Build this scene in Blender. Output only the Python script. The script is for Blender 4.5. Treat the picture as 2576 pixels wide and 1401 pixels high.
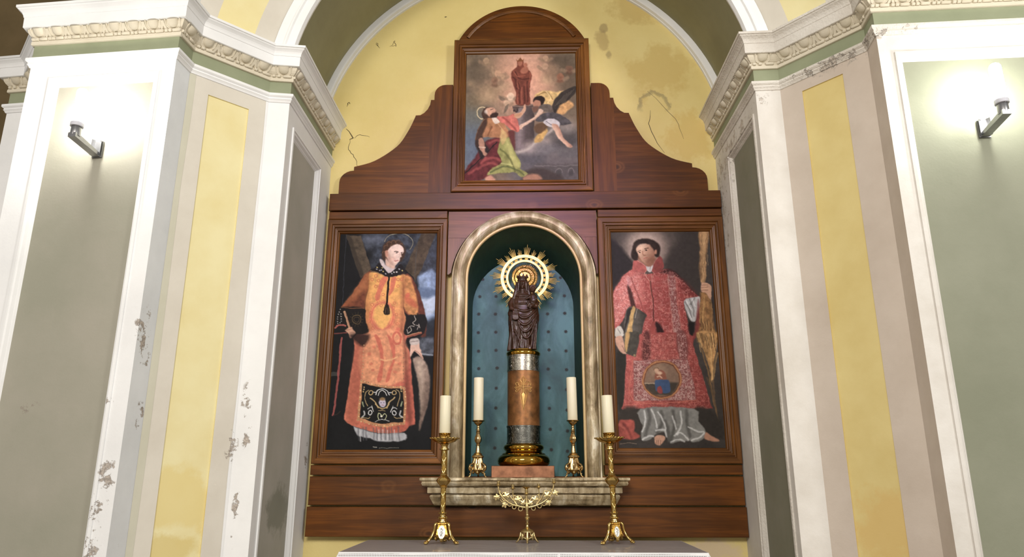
import bpy, bmesh, math, random
import numpy as np
from mathutils import Vector, Matrix
random.seed(7)
PI = math.pi
scene = bpy.context.scene
COL = scene.collection
for o in list(bpy.data.objects): bpy.data.objects.remove(o)

# ------------------------------------------------------------------ camera
PITCH, YAW, FPX = 0.268717, 0.0246214, 1793.63
CAMPOS = Vector((0.0, -5.9617, 1.60))
cp, sp, cy, sy = math.cos(PITCH), math.sin(PITCH), math.cos(YAW), math.sin(YAW)
fw = Vector((-sy*cp, cy*cp, sp)); rt = Vector((cy, sy, 0)); up = rt.cross(fw)
cam = bpy.data.cameras.new('camera'); camo = bpy.data.objects.new('camera', cam); COL.objects.link(camo)
cam.sensor_width = 36; cam.lens = FPX/2576*36; cam.clip_start = .05; cam.clip_end = 100
mw = Matrix.Identity(4)
for i in range(3):
    mw[i][0], mw[i][1], mw[i][2], mw[i][3] = rt[i], up[i], -fw[i], CAMPOS[i]
camo.matrix_world = mw
scene.camera = camo

# ------------------------------------------------------------------ light
scene.view_settings.view_transform = 'Standard'
scene.view_settings.look = 'None'
scene.view_settings.gamma = 1
scene.view_settings.use_curve_mapping = False
scene.view_settings.exposure = 0.10
w = bpy.data.worlds.new('world'); scene.world = w; w.use_nodes = True
w.node_tree.nodes['Background'].inputs[0].default_value = (1.0, .96, .90, 1)
w.node_tree.nodes['Background'].inputs[1].default_value = 0.42
SCONCE = 125.0

def area(name, loc, target, sx, sy_, power, color):
    l = bpy.data.lights.new(name, 'AREA'); l.shape = 'RECTANGLE'; l.size = sx; l.size_y = sy_; l.energy = power; l.color = color
    o = bpy.data.objects.new(name, l); COL.objects.link(o); o.location = loc
    d = Vector(target)-Vector(loc); o.rotation_euler = d.to_track_quat('-Z', 'Y').to_euler()
    return o
area('nave_lamp_light', (-1.2, -9.5, 5.2), (-.2, 0, 2.8), 2.6, 1.6, 430, (1.0, .93, .83))
area('aisle_lamp_light', (5.2, -7.0, 5.0), (-2.0, 0, 3.4), 1.2, 1.2, 215, (1.0, .97, .92))
area('aisle_lamp_light', (-5.2, -7.5, 5.0), (1.5, 0, 3.4), 1.2, 1.2, 38, (1.0, .92, .84))
area('stained_window_light', (-0.15, -8.5, 6.15), (-.05, 0, 3.8), .6, .8, 4.5, (.66, .34, 1.0)).data.spread = math.radians(26)

# ------------------------------------------------------------------ materials
def s2l(c):
    c = np.asarray(c, float)/255.
    return np.where(c <= .04045, c/12.92, ((c+.055)/1.055)**2.4)
def rgb(*c): return tuple(s2l(c))+(1.0,)
class NT:
    def __init__(s, name):
        s.m = bpy.data.materials.new(name); s.m.use_nodes = True
        s.t = s.m.node_tree; s.b = s.t.nodes['Principled BSDF']; s.out = s.t.nodes['Material Output']
    def n(s, typ, **kw):
        nd = s.t.nodes.new(typ)
        for k, v in kw.items():
            if k.startswith('i_'):
                nd.inputs[k[2:].replace('_', ' ')].default_value = v
            else: setattr(nd, k, v)
        return nd
    def l(s, a, b): s.t.links.new(a, b)
    def coord(s, kind='Object'):
        if kind == 'World': return s.n('ShaderNodeNewGeometry').outputs['Position']
        return s.n('ShaderNodeTexCoord').outputs[kind]
    def mapping(s, vec, scale=(1, 1, 1), loc=(0, 0, 0), rot=(0, 0, 0)):
        m = s.n('ShaderNodeMapping'); m.inputs['Scale'].default_value = scale; m.inputs['Location'].default_value = loc; m.inputs['Rotation'].default_value = rot
        s.l(vec, m.inputs['Vector']); return m.outputs[0]
    def noise(s, vec, scale, detail=4, rough=.55, dist=0):
        nd = s.n('ShaderNodeTexNoise'); nd.inputs['Scale'].default_value = scale; nd.inputs['Detail'].default_value = detail
        nd.inputs['Roughness'].default_value = rough; nd.inputs['Distortion'].default_value = dist
        s.l(vec, nd.inputs['Vector']); return nd.outputs['Fac']
    def ramp(s, fac, stops, interp='LINEAR'):
        r = s.n('ShaderNodeValToRGB'); r.color_ramp.interpolation = interp
        el = r.color_ramp.elements
        while len(el) < len(stops): el.new(.5)
        for e, (p, c) in zip(el, stops):
            e.position = p; e.color = c if isinstance(c, tuple) else (c, c, c, 1)
        s.l(fac, r.inputs[0]); return r.outputs[0]
    def mix(s, fac, a, b, mode='MIX'):
        m = s.n('ShaderNodeMix', data_type='RGBA', blend_type=mode)
        for v, i in ((fac, 0), (a, 6), (b, 7)):
            if hasattr(v, 'links'): s.l(v, m.inputs[i])
            else: m.inputs[i].default_value = v
        return m.outputs[2]
    def math(s, op, a, b=None, c=None, clamp=False):
        m = s.n('ShaderNodeMath', operation=op); m.use_clamp = clamp
        for i, v in enumerate((a, b, c)):
            if v is None: continue
            if hasattr(v, 'links'): s.l(v, m.inputs[i])
            else: m.inputs[i].default_value = v
        return m.outputs[0]
    def bump(s, h, strength=.3, dist=.01):
        b = s.n('ShaderNodeBump'); b.inputs['Strength'].default_value = strength; b.inputs['Distance'].default_value = dist
        s.l(h, b.inputs['Height']); s.l(b.outputs[0], s.b.inputs['Normal'])
    def base(s, c):
        if hasattr(c, 'links'): s.l(c, s.b.inputs['Base Color'])
        else: s.b.inputs['Base Color'].default_value = c
    def set(s, **kw):
        for k, v in kw.items():
            s.b.inputs[k.replace('_', ' ')].default_value = v
        return s
    def blob(s, vec, centre, radii):
        """soft ellipsoid mask 1 at centre to 0 at the radius"""
        m = s.n('ShaderNodeMapping', vector_type='POINT')
        m.inputs['Location'].default_value = tuple(-c/r for c, r in zip(centre, radii)); m.inputs['Scale'].default_value = tuple(1/r for r in radii)
        s.l(vec, m.inputs[0])
        v = s.n('ShaderNodeVectorMath', operation='LENGTH'); s.l(m.outputs[0], v.inputs[0])
        return s.math('SUBTRACT', 1.0, v.outputs['Value'], clamp=True)

def plaster(name, col, col2=None, rough=.75, scale=2.5, bump=.25, chips=(), rough_paint=0., chipcol=(186, 176, 166), blobs=(), edgea=.55, arcs=()):
    """painted plaster, slightly uneven; chips = [(centre, radii)] where the paint flakes off"""
    t = NT(name); P = t.coord('World')
    col2 = col2 or tuple(int(c*.93) for c in col)
    n1 = t.noise(P, scale, 6, .6); n2 = t.noise(P, 14, 5, .6)
    c = t.mix(t.ramp(n1, [(.35, 0.), (.68, 1.)]), rgb(*col), rgb(*col2))
    fine = t.noise(P, 60, 3, .6)
    h = t.math('ADD', t.math('MULTIPLY', n2, .6), t.math('MULTIPLY', fine, .25+rough_paint))
    for (ce, ra, cc) in blobs:       # stains with an outline of their own
        mk = t.math('ADD', t.blob(P, ce, ra), t.math('MULTIPLY', t.math('SUBTRACT', t.noise(P, 7, 6, .65), .5), 1.1))
        c = t.mix(t.math('MULTIPLY', t.ramp(mk, [(.40, 0.), (.62, 1.)]), .6), c, rgb(*cc))
    for (ce, ra, cc) in arcs:        # smudged arc of old damp
        d = t.math('ADD', t.blob(P, ce, ra), t.math('MULTIPLY', t.math('SUBTRACT', t.noise(P, 16, 5, .65), .5), .5))
        sp3 = t.n('ShaderNodeSeparateXYZ'); t.l(P, sp3.inputs[0]); side = t.ramp(t.math('ADD', t.math('MULTIPLY', t.math('SUBTRACT', sp3.outputs[2], ce[2]), 4.0), .62), [(.35, 0.), (.6, 1.)])
        c = t.mix(t.math('MULTIPLY', t.math('MULTIPLY', t.ramp(d, [(.22, 0.), (.30, 1.), (.40, .8), (.50, 0.)]), side), .6), c, rgb(*cc))
    if chips:
        tot = None
        for ce, ra in chips:
            b = t.blob(P, ce, ra); tot = b if tot is None else t.math('MAXIMUM', tot, b)
        nz = t.math('ADD', t.math('MULTIPLY', t.noise(P, 13, 9, .70, .15), 1.15), t.math('MULTIPLY', t.noise(P, 45, 4, .6), .22))
        mk = t.math('ADD', nz, t.math('MULTIPLY', tot, .17))
        gate = t.ramp(tot, [(.0, 0.), (.3, 1.)])
        chip = t.math('MULTIPLY', t.ramp(mk, [(.84, 0.), (.865, 1.)]), gate)
        edge = t.math('MULTIPLY', t.ramp(mk, [(.815, 0.), (.835, 1.), (.86, 1.), (.88, 0.)]), gate)
        cc = t.mix(t.ramp(fine, [(.4, 0.), (.6, 1.)]), rgb(*chipcol), rgb(*[int(x*.78) for x in chipcol]))
        c = t.mix(chip, c, cc)
        c = t.mix(t.math('MULTIPLY', edge, edgea), c, rgb(120, 108, 98))
        h = t.math('SUBTRACT', h, t.math('MULTIPLY', chip, 1.2))
    t.base(c); t.set(Roughness=rough); t.bump(h, bump, .01); return t.m

def wood(name, axis, dark=(62, 32, 3), light=(116, 66, 16), rough=.38, knots=True):
    """varnished pine; the grain runs along axis (0 x, 2 z)"""
    t = NT(name); V = t.coord('World')
    inf = t.n('ShaderNodeObjectInfo')
    off = t.n('ShaderNodeVectorMath', operation='SCALE'); off.inputs['Scale'].default_value = 9.0
    cmb = t.n('ShaderNodeCombineXYZ'); 
    for i in range(3): t.l(inf.outputs['Random'], cmb.inputs[i])
    t.l(cmb.outputs[0], off.inputs[0])
    ad = t.n('ShaderNodeVectorMath', operation='ADD'); t.l(V, ad.inputs[0]); t.l(off.outputs[0], ad.inputs[1]); V = ad.outputs[0]
    sc = [11, 11, 11]; sc[axis] = .6
    g = t.mapping(V, tuple(sc))
    n = t.noise(g, 1.0, 4, .55, .35)
    rings = t.math('SINE', t.math('MULTIPLY', n, 26.0))
    rings = t.math('ADD', t.math('MULTIPLY', rings, .5), .5)
    sc2 = [90, 90, 90]; sc2[axis] = 3.5
    fib = t.noise(t.mapping(V, tuple(sc2)), 1.0, 3, .6)
    big = t.noise(V, 2.2, 3, .5)
    f = t.math('ADD', t.math('MULTIPLY', rings, .20), t.math('ADD', t.math('MULTIPLY', fib, .44), t.math('MULTIPLY', big, .55)))
    c = t.ramp(f, [(.30, rgb(*dark)), (.62, rgb(*[(a+b)//2 for a, b in zip(dark, light)])), (.90, rgb(*light))])
    tone = t.n('ShaderNodeHueSaturation')
    t.l(t.math('ADD', t.math('MULTIPLY', inf.outputs['Random'], .28), .86), tone.inputs['Value']); t.l(c, tone.inputs['Color']); c = tone.outputs[0]
    h = t.math('ADD', t.math('MULTIPLY', fib, .5), t.math('MULTIPLY', rings, .2))
    if knots:
        sk = [2.6, 2.6, 2.6]; sk[axis] = 1.9
        vo = t.n('ShaderNodeTexVoronoi'); vo.inputs['Scale'].default_value = 1.0; t.l(t.mapping(V, tuple(sk)), vo.inputs['Vector'])
        kd = t.math('ADD', vo.outputs['Distance'], t.math('MULTIPLY', t.math('SUBTRACT', n, .5), .10))
        k = t.ramp(kd, [(.035, 1.), (.075, 0.)])
        halo = t.ramp(kd, [(.06, 0.), (.085, 1.), (.11, .2), (.135, .7), (.17, 0.)])
        c = t.mix(t.math('MULTIPLY', halo, .35), c, rgb(136, 86, 40))
        c = t.mix(t.math('MULTIPLY', k, .8), c, rgb(38, 21, 8))
    t.base(c); t.set(Roughness=rough, Specular_IOR_Level=.32); t.bump(h, .12, .004); return t.m

def metal(name, col, rough=.2, var=.12, scale=25, bump=.1, pattern=None, metallic=1.0):
    t = NT(name); V = t.coord('Object')
    n = t.noise(V, scale, 5, .6)
    c = t.mix(t.ramp(n, [(.35, 0.), (.7, 1.)]), rgb(*col), rgb(*[int(x*(1-var*2)) for x in col]))
    h = n
    if pattern == 'engraved':
        wv = t.n('ShaderNodeTexVoronoi', feature='SMOOTH_F1'); wv.inputs['Scale'].default_value = 52
        t.l(t.mapping(V, (1, 1, 1)), wv.inputs['Vector'])
        rg = t.math('SINE', t.math('MULTIPLY', wv.outputs['Distance'], 17.0))
        m = t.ramp(rg, [(.35, 0.), (.65, 1.)])
        c = t.mix(m, t.mix(.42, c, rgb(44, 40, 34)), c); h = m
    if pattern == 'diagonal':
        sep = t.n('ShaderNodeSeparateXYZ'); t.l(V, sep.inputs[0])
        ang = t.math('ARCTAN2', sep.outputs[1], sep.outputs[0])
        a = t.math('SINE', t.math('ADD', t.math('MULTIPLY', ang, 3.0), t.math('MULTIPLY', sep.outputs[2], 78.0)))
        b = t.math('SINE', t.math('SUBTRACT', t.math('MULTIPLY', ang, 3.0), t.math('MULTIPLY', sep.outputs[2], 78.0)))
        m = t.ramp(t.math('MAXIMUM', a, b), [(.80, 0.), (.95, 1.)])
        c = t.mix(t.math('MULTIPLY', m, .6), c, rgb(255, 235, 170)); h = m
    if pattern == 'lace':
        wv = t.n('ShaderNodeTexVoronoi', feature='DISTANCE_TO_EDGE'); wv.inputs['Scale'].default_value = 75; t.l(V, wv.inputs['Vector'])
        m = t.ramp(wv.outputs['Distance'], [(.08, 1.), (.22, 0.)])
        c = t.mix(m, rgb(150, 112, 52), c); h = m
    t.base(c); t.set(Metallic=metallic, Roughness=rough); t.bump(h, bump, .004); return t.m

M = {}
LW = [((-2.40, -1.66, 2.42), (.06, .12, .22)), ((-2.42, -1.58, 2.28), (.05, .05, .16)), ((-2.46, -1.72, 1.56), (.07, .07, .16)), ((-2.50, -1.72, 1.32), (.09, .09, .28)), ((-1.92, -1.12, 2.08), (.05, .08, .16)), ((-2.40, -1.58, 1.95), (.06, .06, .14)), ((-2.44, -1.60, 1.22), (.06, .06, .10)),
      ((-2.53, -1.72, 2.02), (.045, .05, .06)), ((-1.99, -1.13, 1.75), (.05, .05, .18)), ((-1.90, -1.11, 1.85), (.04, .05, .10)), ((-2.12, -1.27, 1.75), (.05, .05, .10)), ((-1.82, -.02, 1.75), (.05, .08, .14)), ((-1.93, -1.1, 1.35), (.03, .05, .25)), ((-2.10, -1.25, 2.05), (.05, .05, .06))]
RW = [((1.72, -.05, 4.2), (.2, .5, .35)), ((1.75, -.6, 4.3), (.2, .8, .12)), ((2.2, -1.5, 4.4), (.6, .6, .08)), ((1.72, 0, 3.8), (.1, .3, .5))]
M['white_l'] = plaster('white_paint_cool', (234, 235, 236), (224, 225, 226), chips=LW, bump=.2)
M['white_r'] = plaster('white_paint_rough', (222, 219, 214), (203, 198, 190), chips=RW, bump=.28, rough_paint=.1, chipcol=(206, 196, 184), edgea=.25)
M['trim_r'] = plaster('white_paint_crusted', (222, 218, 211), (198, 191, 181), chips=RW, bump=.8, rough_paint=.6, chipcol=(206, 196, 184), edgea=.25)
M['green_r'] = plaster('sage_green_paint_dimmed', (138, 140, 122), (126, 129, 110), bump=.25, scale=1.4)  # greener paint on this side, also darkened to stand for its dimmer light
M['greydark_r'] = plaster('grey_green_paint_dimmed', (136, 134, 119), (124, 124, 106), bump=.25, scale=2.0)  # weaker light on the right reveal put into the paint colour
M['beige_l'] = plaster('beige_paint', (212, 207, 196), (202, 196, 184), chips=LW, bump=.2)
M['beige_r'] = plaster('beige_paint_pinkish', (204, 192, 180), (192, 179, 166), chips=RW[:3], bump=.35, chipcol=(206, 196, 184), edgea=.2)
M['grey_l'] = plaster('pale_grey_paint', (226, 230, 234), (214, 218, 222), chips=LW, bump=.25)
M['yellow_l'] = plaster('yellow_panel_paint', (228, 219, 172), (221, 208, 154), bump=.2, blobs=[((-2.2, -1.35, 1.45), (.5, .5, .38), (218, 198, 128)), ((-2.24, -1.38, 1.15), (.4, .4, .22), (206, 184, 110))])
M['yellow_r'] = plaster('yellow_panel_paint_warm', (220, 203, 142), (210, 190, 126), bump=.2, blobs=[((2.15, -1.4, 1.3), (.4, .4, .4), (212, 178, 110))])
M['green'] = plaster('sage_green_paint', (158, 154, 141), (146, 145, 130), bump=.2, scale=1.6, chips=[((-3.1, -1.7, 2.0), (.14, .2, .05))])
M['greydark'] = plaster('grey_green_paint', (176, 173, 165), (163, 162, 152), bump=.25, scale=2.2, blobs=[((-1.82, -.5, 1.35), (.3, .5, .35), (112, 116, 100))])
M['frieze'] = plaster('frieze_green_paint', (146, 152, 124), (132, 139, 112), bump=.25)
M['soffit'] = plaster('olive_soffit_paint', (146, 144, 114), (134, 132, 104), bump=.25, scale=2.0)
M['ywall'] = plaster('yellow_wall_plaster', (226, 209, 144), (217, 197, 128), scale=1.3, bump=.45,
    blobs=[((.72, .08, 5.62), (.12, .3, .22), (176, 152, 100)), ((.74, .08, 5.78), (.08, .3, .10), (150, 130, 92)), ((.78, .08, 5.48), (.07, .3, .09), (150, 130, 92)), ((1.25, .08, 5.3), (.55, .4, .55), (203, 176, 104)), ((1.5, .08, 4.6), (.4, .4, .5), (209, 180, 104)), ((1.1, .08, 6.0), (.6, .4, .3), (196, 170, 104)),
           ((1.45, .08, 1.02), (.42, .3, .16), (214, 192, 176))],
    arcs=[((1.18, .08, 4.93), (.21, .4, .21), (128, 116, 88))])
M['ornament'] = plaster('shaded_dirty_ornament_plaster', (214, 206, 188), (200, 191, 170), bump=.35, rough_paint=.2)  # beige holds both dirt and the shade under the cornice
M['brownwall'] = plaster('brown_wall_paint', (138, 116, 76), (120, 100, 62))
M['stone'] = plaster('stone_floor', (150, 140, 128), (132, 122, 110), rough=.5)
M['crack'] = plaster('dark_crack', (92, 78, 48), (70, 58, 36))
M['woodh'] = wood('pine_stained_horizontal', 0)
M['woodv'] = wood('pine_stained_vertical', 2)
M['woodfh'] = wood('pine_frame_horizontal', 0, (66, 37, 8), (138, 88, 36), .38, knots=False)
M['woodfv'] = wood('pine_frame_vertical', 2, (66, 37, 8), (138, 88, 36), .38, knots=False)
M['woodpink'] = wood('pine_spandrel_horizontal', 0, (80, 48, 30), (132, 86, 58), .36)
M['woodpinkv'] = wood('pine_spandrel_vertical', 2, (80, 48, 30), (132, 86, 58), .36)
M['brass'] = metal('polished_brass', (226, 190, 116), .16, .10)
M['brassd'] = metal('patterned_brass', (216, 174, 92), .22, .12, pattern='diagonal', bump=.35)
M['brassp'] = metal('pale_matte_brass', (232, 208, 150), .32, .10)
M['brassr'] = metal('rosy_brass', (226, 192, 134), .22, .16, scale=60)
M['brassl'] = metal('chased_brass', (222, 178, 92), .25, .1, pattern='lace', bump=.5)
M['gold'] = metal('gold_gilt', (226, 194, 118), .42, .10)
M['filigree'] = metal('gold_filigree', (212, 176, 104), .3, .12, pattern='lace', bump=.8)
M['goldbase'] = metal('dark_gold_brass', (206, 158, 66), .07, .08, bump=.02)
M['silver'] = metal('engraved_silver', (206, 200, 186), .3, .12, pattern='engraved', bump=.6)
M['silverd'] = metal('tarnished_engraved_silver', (160, 160, 152), .3, .15, pattern='engraved', bump=.6)
M['silverm'] = metal('silver_medallion', (232, 232, 228), .25, .25, scale=220, bump=.6)
M['copper'] = metal('brown_copper', (164, 112, 66), .42, .2, scale=11, bump=.12, metallic=.55)
M['copperblock'] = metal('copper_sheet', (166, 116, 88), .40, .14, scale=14, bump=.1, metallic=.85)
M['emblem'] = metal('emblem_bronze', (150, 104, 54), .5, .1, metallic=.6)
M['emblemr'] = metal('emblem_gilt', (216, 176, 104), .45, .1, metallic=.7)
M['steel'] = metal('grey_steel', (150, 150, 152), .35, .05)

t = NT('gilt_plaster'); P = t.coord('World')
n1 = t.noise(t.mapping(P, (9, 9, 3)), 1.0, 7, .65, .5); n2 = t.noise(P, 30, 5, .6)
c = t.ramp(n1, [(.30, rgb(84, 72, 50)), (.44, rgb(146, 128, 96)), (.56, rgb(186, 170, 138)), (.68, rgb(230, 222, 200))])
t.base(c); t.set(Roughness=.40, Metallic=.2); t.bump(t.math('ADD', n1, t.math('MULTIPLY', n2, .5)), .5, .01); M['gilt'] = t.m
t = NT('gilt_edge'); t.base(rgb(206, 180, 132)); t.set(Roughness=.5, Metallic=.25); P = t.coord('World'); t.bump(t.noise(P, 40, 4), .3, .005); M['giltedge'] = t.m
t = NT('teal_wall_paint'); P = t.coord('World')
n1 = t.noise(t.mapping(P, (5, 5, 2.2)), 1.0, 6, .6, .4); n2 = t.noise(P, 22, 5, .6)
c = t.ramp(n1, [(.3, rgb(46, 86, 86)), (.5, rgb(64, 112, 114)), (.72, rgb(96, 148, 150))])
t.base(c); t.set(Roughness=.55); t.bump(n2, .3, .008); M['teal'] = t.m
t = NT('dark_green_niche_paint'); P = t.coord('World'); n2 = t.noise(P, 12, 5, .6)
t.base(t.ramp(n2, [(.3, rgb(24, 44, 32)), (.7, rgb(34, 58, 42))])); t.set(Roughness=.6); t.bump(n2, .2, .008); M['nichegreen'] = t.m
t = NT('black_star_paint'); V = t.coord('World'); t.base(t.mix(t.noise(V, 80, 3), rgb(14, 20, 19), rgb(30, 36, 34))); t.set(Roughness=.6); M['star'] = t.m
t = NT('dark_carved_wood'); V = t.coord('Object'); n1 = t.noise(t.mapping(V, (30, 30, 8)), 1.0, 5, .6)
t.base(t.ramp(n1, [(.3, rgb(44, 26, 17)), (.7, rgb(72, 44, 28))])); t.set(Roughness=.36); t.bump(n1, .15, .003); M['statue'] = t.m
t = NT('cream_wax'); V = t.coord('Object'); n1 = t.noise(V, 9, 3)
t.base(t.mix(n1, rgb(240, 234, 208), rgb(232, 224, 192))); t.set(Roughness=.42, Subsurface_Weight=.12, Subsurface_Radius=(.02, .014, .006)); M['wax'] = t.m
t = NT('dark_wick'); t.base(rgb(40, 34, 30)); t.set(Roughness=.9); M['wick'] = t.m
t = NT('white_linen'); V = t.coord('Object'); n1 = t.noise(V, 160, 2); t.base(t.mix(n1, rgb(236, 236, 238), rgb(226, 226, 230))); t.set(Roughness=.8); t.bump(n1, .2, .002); M['linen'] = t.m
# lace: a woven net with real holes
t = NT('white_lace'); V = t.coord('Object'); sep = t.n('ShaderNodeSeparateXYZ'); t.l(V, sep.inputs[0])
gx = t.math('SINE', t.math('MULTIPLY', sep.outputs[0], 2*PI/.0105)); gz = t.math('SINE', t.math('MULTIPLY', sep.outputs[2], 2*PI/.0105))
hole = t.math('MULTIPLY', t.ramp(gx, [(.0, 0.), (.25, 1.)]), t.ramp(gz, [(.0, 0.), (.25, 1.)]))
mot = t.n('ShaderNodeTexVoronoi'); mot.inputs['Scale'].default_value = 14; t.l(t.mapping(V, (1, 1, 1)), mot.inputs['Vector'])
hole = t.math('MULTIPLY', hole, t.ramp(mot.outputs['Distance'], [(.16, 0.), (.2, 1.)]))
t.base(rgb(236, 236, 240)); t.set(Roughness=.85); t.l(t.math('SUBTRACT', 1.0, hole), t.b.inputs['Alpha']); M['lace'] = t.m
# clear plastic sheet
t = NT('clear_plastic'); V = t.coord('Object'); n1 = t.noise(t.mapping(V, (3, 9, 3)), 1.0, 4, .55, 1.0)
t.base(rgb(150, 142, 140)); t.set(Roughness=.16, Alpha=.62, Specular_IOR_Level=.6); t.bump(n1, .5, .02); M['plastic'] = t.m
t = NT('lit_frosted_glass'); t.base(rgb(255, 255, 255)); V = t.coord('Object'); n1 = t.noise(V, 5, 1)
t.l(t.mix(n1, (1, .97, .90, 1), (1, .985, .93, 1)), t.b.inputs['Emission Color']); t.set(Emission_Strength=SCONCE, Roughness=.3); M['tube'] = t.m
t = NT('frosted_collar'); V = t.coord('Object'); t.base(t.mix(t.noise(V, 20, 2), rgb(196, 196, 204), rgb(180, 180, 190))); t.set(Roughness=.4); M['collar'] = t.m
# painted print: colours stored on the canvas
t = NT('printed_canvas'); a = t.n('ShaderNodeVertexColor', layer_name='print'); V = t.coord('World')
t.base(a.outputs['Color']); t.set(Roughness=.6, Specular_IOR_Level=.15); t.bump(t.noise(V, 160, 2), .06, .002); M['print'] = t.m

# ------------------------------------------------------------------ mesh helpers
class MB:
    def __init__(s): s.v = []; s.f = []; s.mi = []
    def add(s, vs, fs, mi=0):
        o = len(s.v); s.v += [tuple(p) for p in vs]; s.f += [tuple(i+o for i in f) for f in fs]; s.mi += [mi]*len(fs); return s
    def quad(s, a, b, c, d, mi=0): return s.add([a, b, c, d], [(0, 1, 2, 3)], mi)
    def box(s, x0, x1, y0, y1, z0, z1, mi=0, bev=0):
        if bev:
            # chamfered box: front (low y) edges eased
            b = bev
            vs = [(x0, y1, z0), (x1, y1, z0), (x1, y1, z1), (x0, y1, z1), (x0, y0+b, z0), (x1, y0+b, z0), (x1, y0+b, z1), (x0, y0+b, z1),
                  (x0+b, y0, z0+b), (x1-b, y0, z0+b), (x1-b, y0, z1-b), (x0+b, y0, z1-b)]
            fs = [(3, 2, 1, 0), (0, 1, 5, 4), (1, 2, 6, 5), (2, 3, 7, 6), (3, 0, 4, 7), (4, 5, 9, 8), (5, 6, 10, 9), (6, 7, 11, 10), (7, 4, 8, 11), (8, 9, 10, 11)]
            return s.add(vs, fs, mi)
        vs = [(x0, y0, z0), (x1, y0, z0), (x1, y1, z0), (x0, y1, z0), (x0, y0, z1), (x1, y0, z1), (x1, y1, z1), (x0, y1, z1)]
        return s.add(vs, [(0, 3, 2, 1), (4, 5, 6, 7), (0, 1, 5, 4), (1, 2, 6, 5), (2, 3, 7, 6), (3, 0, 4, 7)], mi)
    def prism(s, pts, y0, y1, mi=0):
        """outline in x,z extruded along y (front y0)"""
        n = len(pts); vs = [(x, y0, z) for x, z in pts]+[(x, y1, z) for x, z in pts]
        ar = sum(pts[i][0]*pts[(i+1) % n][1]-pts[(i+1) % n][0]*pts[i][1] for i in range(n))
        r = list(range(n)); fr = r if ar > 0 else r[::-1]
        fs = [tuple(fr), tuple(i+n for i in fr[::-1])]
        for i in range(n):
            j = (i+1) % n; fs.append((i, i+n, j+n, j) if ar > 0 else (i, j, j+n, i+n))
        return s.add(vs, fs, mi)
    def lathe(s, prof, n=32, c=(0, 0, 0), mi=0, rfun=None):
        vs = []; m = len(prof)
        for k in range(n):
            a = 2*PI*k/n; ca, sa = math.cos(a), math.sin(a)
            for r, z in prof:
                rr = r*(rfun(a, z) if rfun else 1); vs.append((c[0]+rr*ca, c[1]+rr*sa, c[2]+z))
        fs = []
        for k in range(n):
            k2 = (k+1) % n
            for i in range(m-1):
                fs.append((k*m+i, k2*m+i, k2*m+i+1, k*m+i+1))
        s.add(vs, fs, mi)
        o = len(s.v)-n*m
        if prof[0][0] > 1e-5: s.f.append(tuple(o+k*m for k in range(n))[::-1]); s.mi.append(mi)
        if prof[-1][0] > 1e-5: s.f.append(tuple(o+k*m+m-1 for k in range(n))); s.mi.append(mi)
        return s
    def tube(s, path, r, n=8, mi=0, caps=True, flat=1.0, upv=(0, 1, 0)):
        P = [Vector(p) for p in path]; m = len(P)
        rs = r if isinstance(r, (list, tuple)) else [r]*m
        vs = []
        for i, p in enumerate(P):
            d = (P[min(i+1, m-1)]-P[max(i-1, 0)]).normalized()
            u = Vector(upv); a = d.cross(u)
            if a.length < 1e-3: a = d.cross(Vector((1, 0, 0)))
            a.normalize(); b = a.cross(d)
            for k in range(n):
                t_ = 2*PI*k/n; vs.append(p+a*(rs[i]*math.cos(t_))+b*(rs[i]*flat*math.sin(t_)))
        fs = []
        for i in range(m-1):
            for k in range(n):
                k2 = (k+1) % n; fs.append((i*n+k, i*n+k2, (i+1)*n+k2, (i+1)*n+k))
        if caps: fs += [tuple(range(n))[::-1], tuple((m-1)*n+k for k in range(n))]
        return s.add(vs, fs, mi)
    def ball(s, c, r, n=10, m=7, mi=0):
        rx, ry, rz = r if isinstance(r, (tuple, list)) else (r, r, r)
        vs = [(c[0], c[1], c[2]-rz)]
        for j in range(1, m):
            ph = -PI/2+PI*j/m
            for k in range(n):
                a = 2*PI*k/n; vs.append((c[0]+rx*math.cos(ph)*math.cos(a), c[1]+ry*math.cos(ph)*math.sin(a), c[2]+rz*math.sin(ph)))
        vs.append((c[0], c[1], c[2]+rz)); T = len(vs)-1
        fs = [(0, 1+(k+1) % n, 1+k) for k in range(n)]
        for j in range(m-2):
            for k in range(n):
                k2 = (k+1) % n; fs.append((1+j*n+k, 1+j*n+k2, 1+(j+1)*n+k2, 1+(j+1)*n+k))
        fs += [(1+(m-2)*n+k, 1+(m-2)*n+(k+1) % n, T) for k in range(n)]
        return s.add(vs, fs, mi)
    def xf(s, mat, start=0):
        for i in range(start, len(s.v)): s.v[i] = tuple(mat @ Vector(s.v[i]))
        return s
    def mesh(s, name, mats):
        me = bpy.data.meshes.new(name); me.from_pydata(s.v, [], s.f)
        for m in (mats if isinstance(mats, list) else [mats]): me.materials.append(m)
        if any(s.mi): me.polygons.foreach_set('material_index', s.mi)
        me.validate(); me.update(); return me
    def build(s, name, mats, parent=None, smooth=False, loc=None):
        if loc is not None:
            L = Vector(loc); s.v = [tuple(Vector(p)-L) for p in s.v]
        me = s.mesh(name, mats)
        if smooth: smooth_mesh(me, 40 if smooth is True else smooth)
        o = bpy.data.objects.new(name, me); COL.objects.link(o)
        if loc is not None: o.location = loc
        if parent is not None:
            o.parent = parent
        return o
def smooth_mesh(me, ang):
    me.polygons.foreach_set('use_smooth', [True]*len(me.polygons))
    bm = bmesh.new(); bm.from_mesh(me); bmesh.ops.recalc_face_normals(bm, faces=bm.faces)
    for e in bm.edges:
        if len(e.link_faces) == 2 and e.calc_face_angle(0) > math.radians(ang): e.smooth = False
    bm.to_mesh(me); bm.free()
def tag(o, label=None, cat=None, group=None, kind=None):
    if label: o['label'] = label
    if cat: o['category'] = cat
    if group: o['group'] = group
    if kind: o['kind'] = kind
    return o
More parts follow.
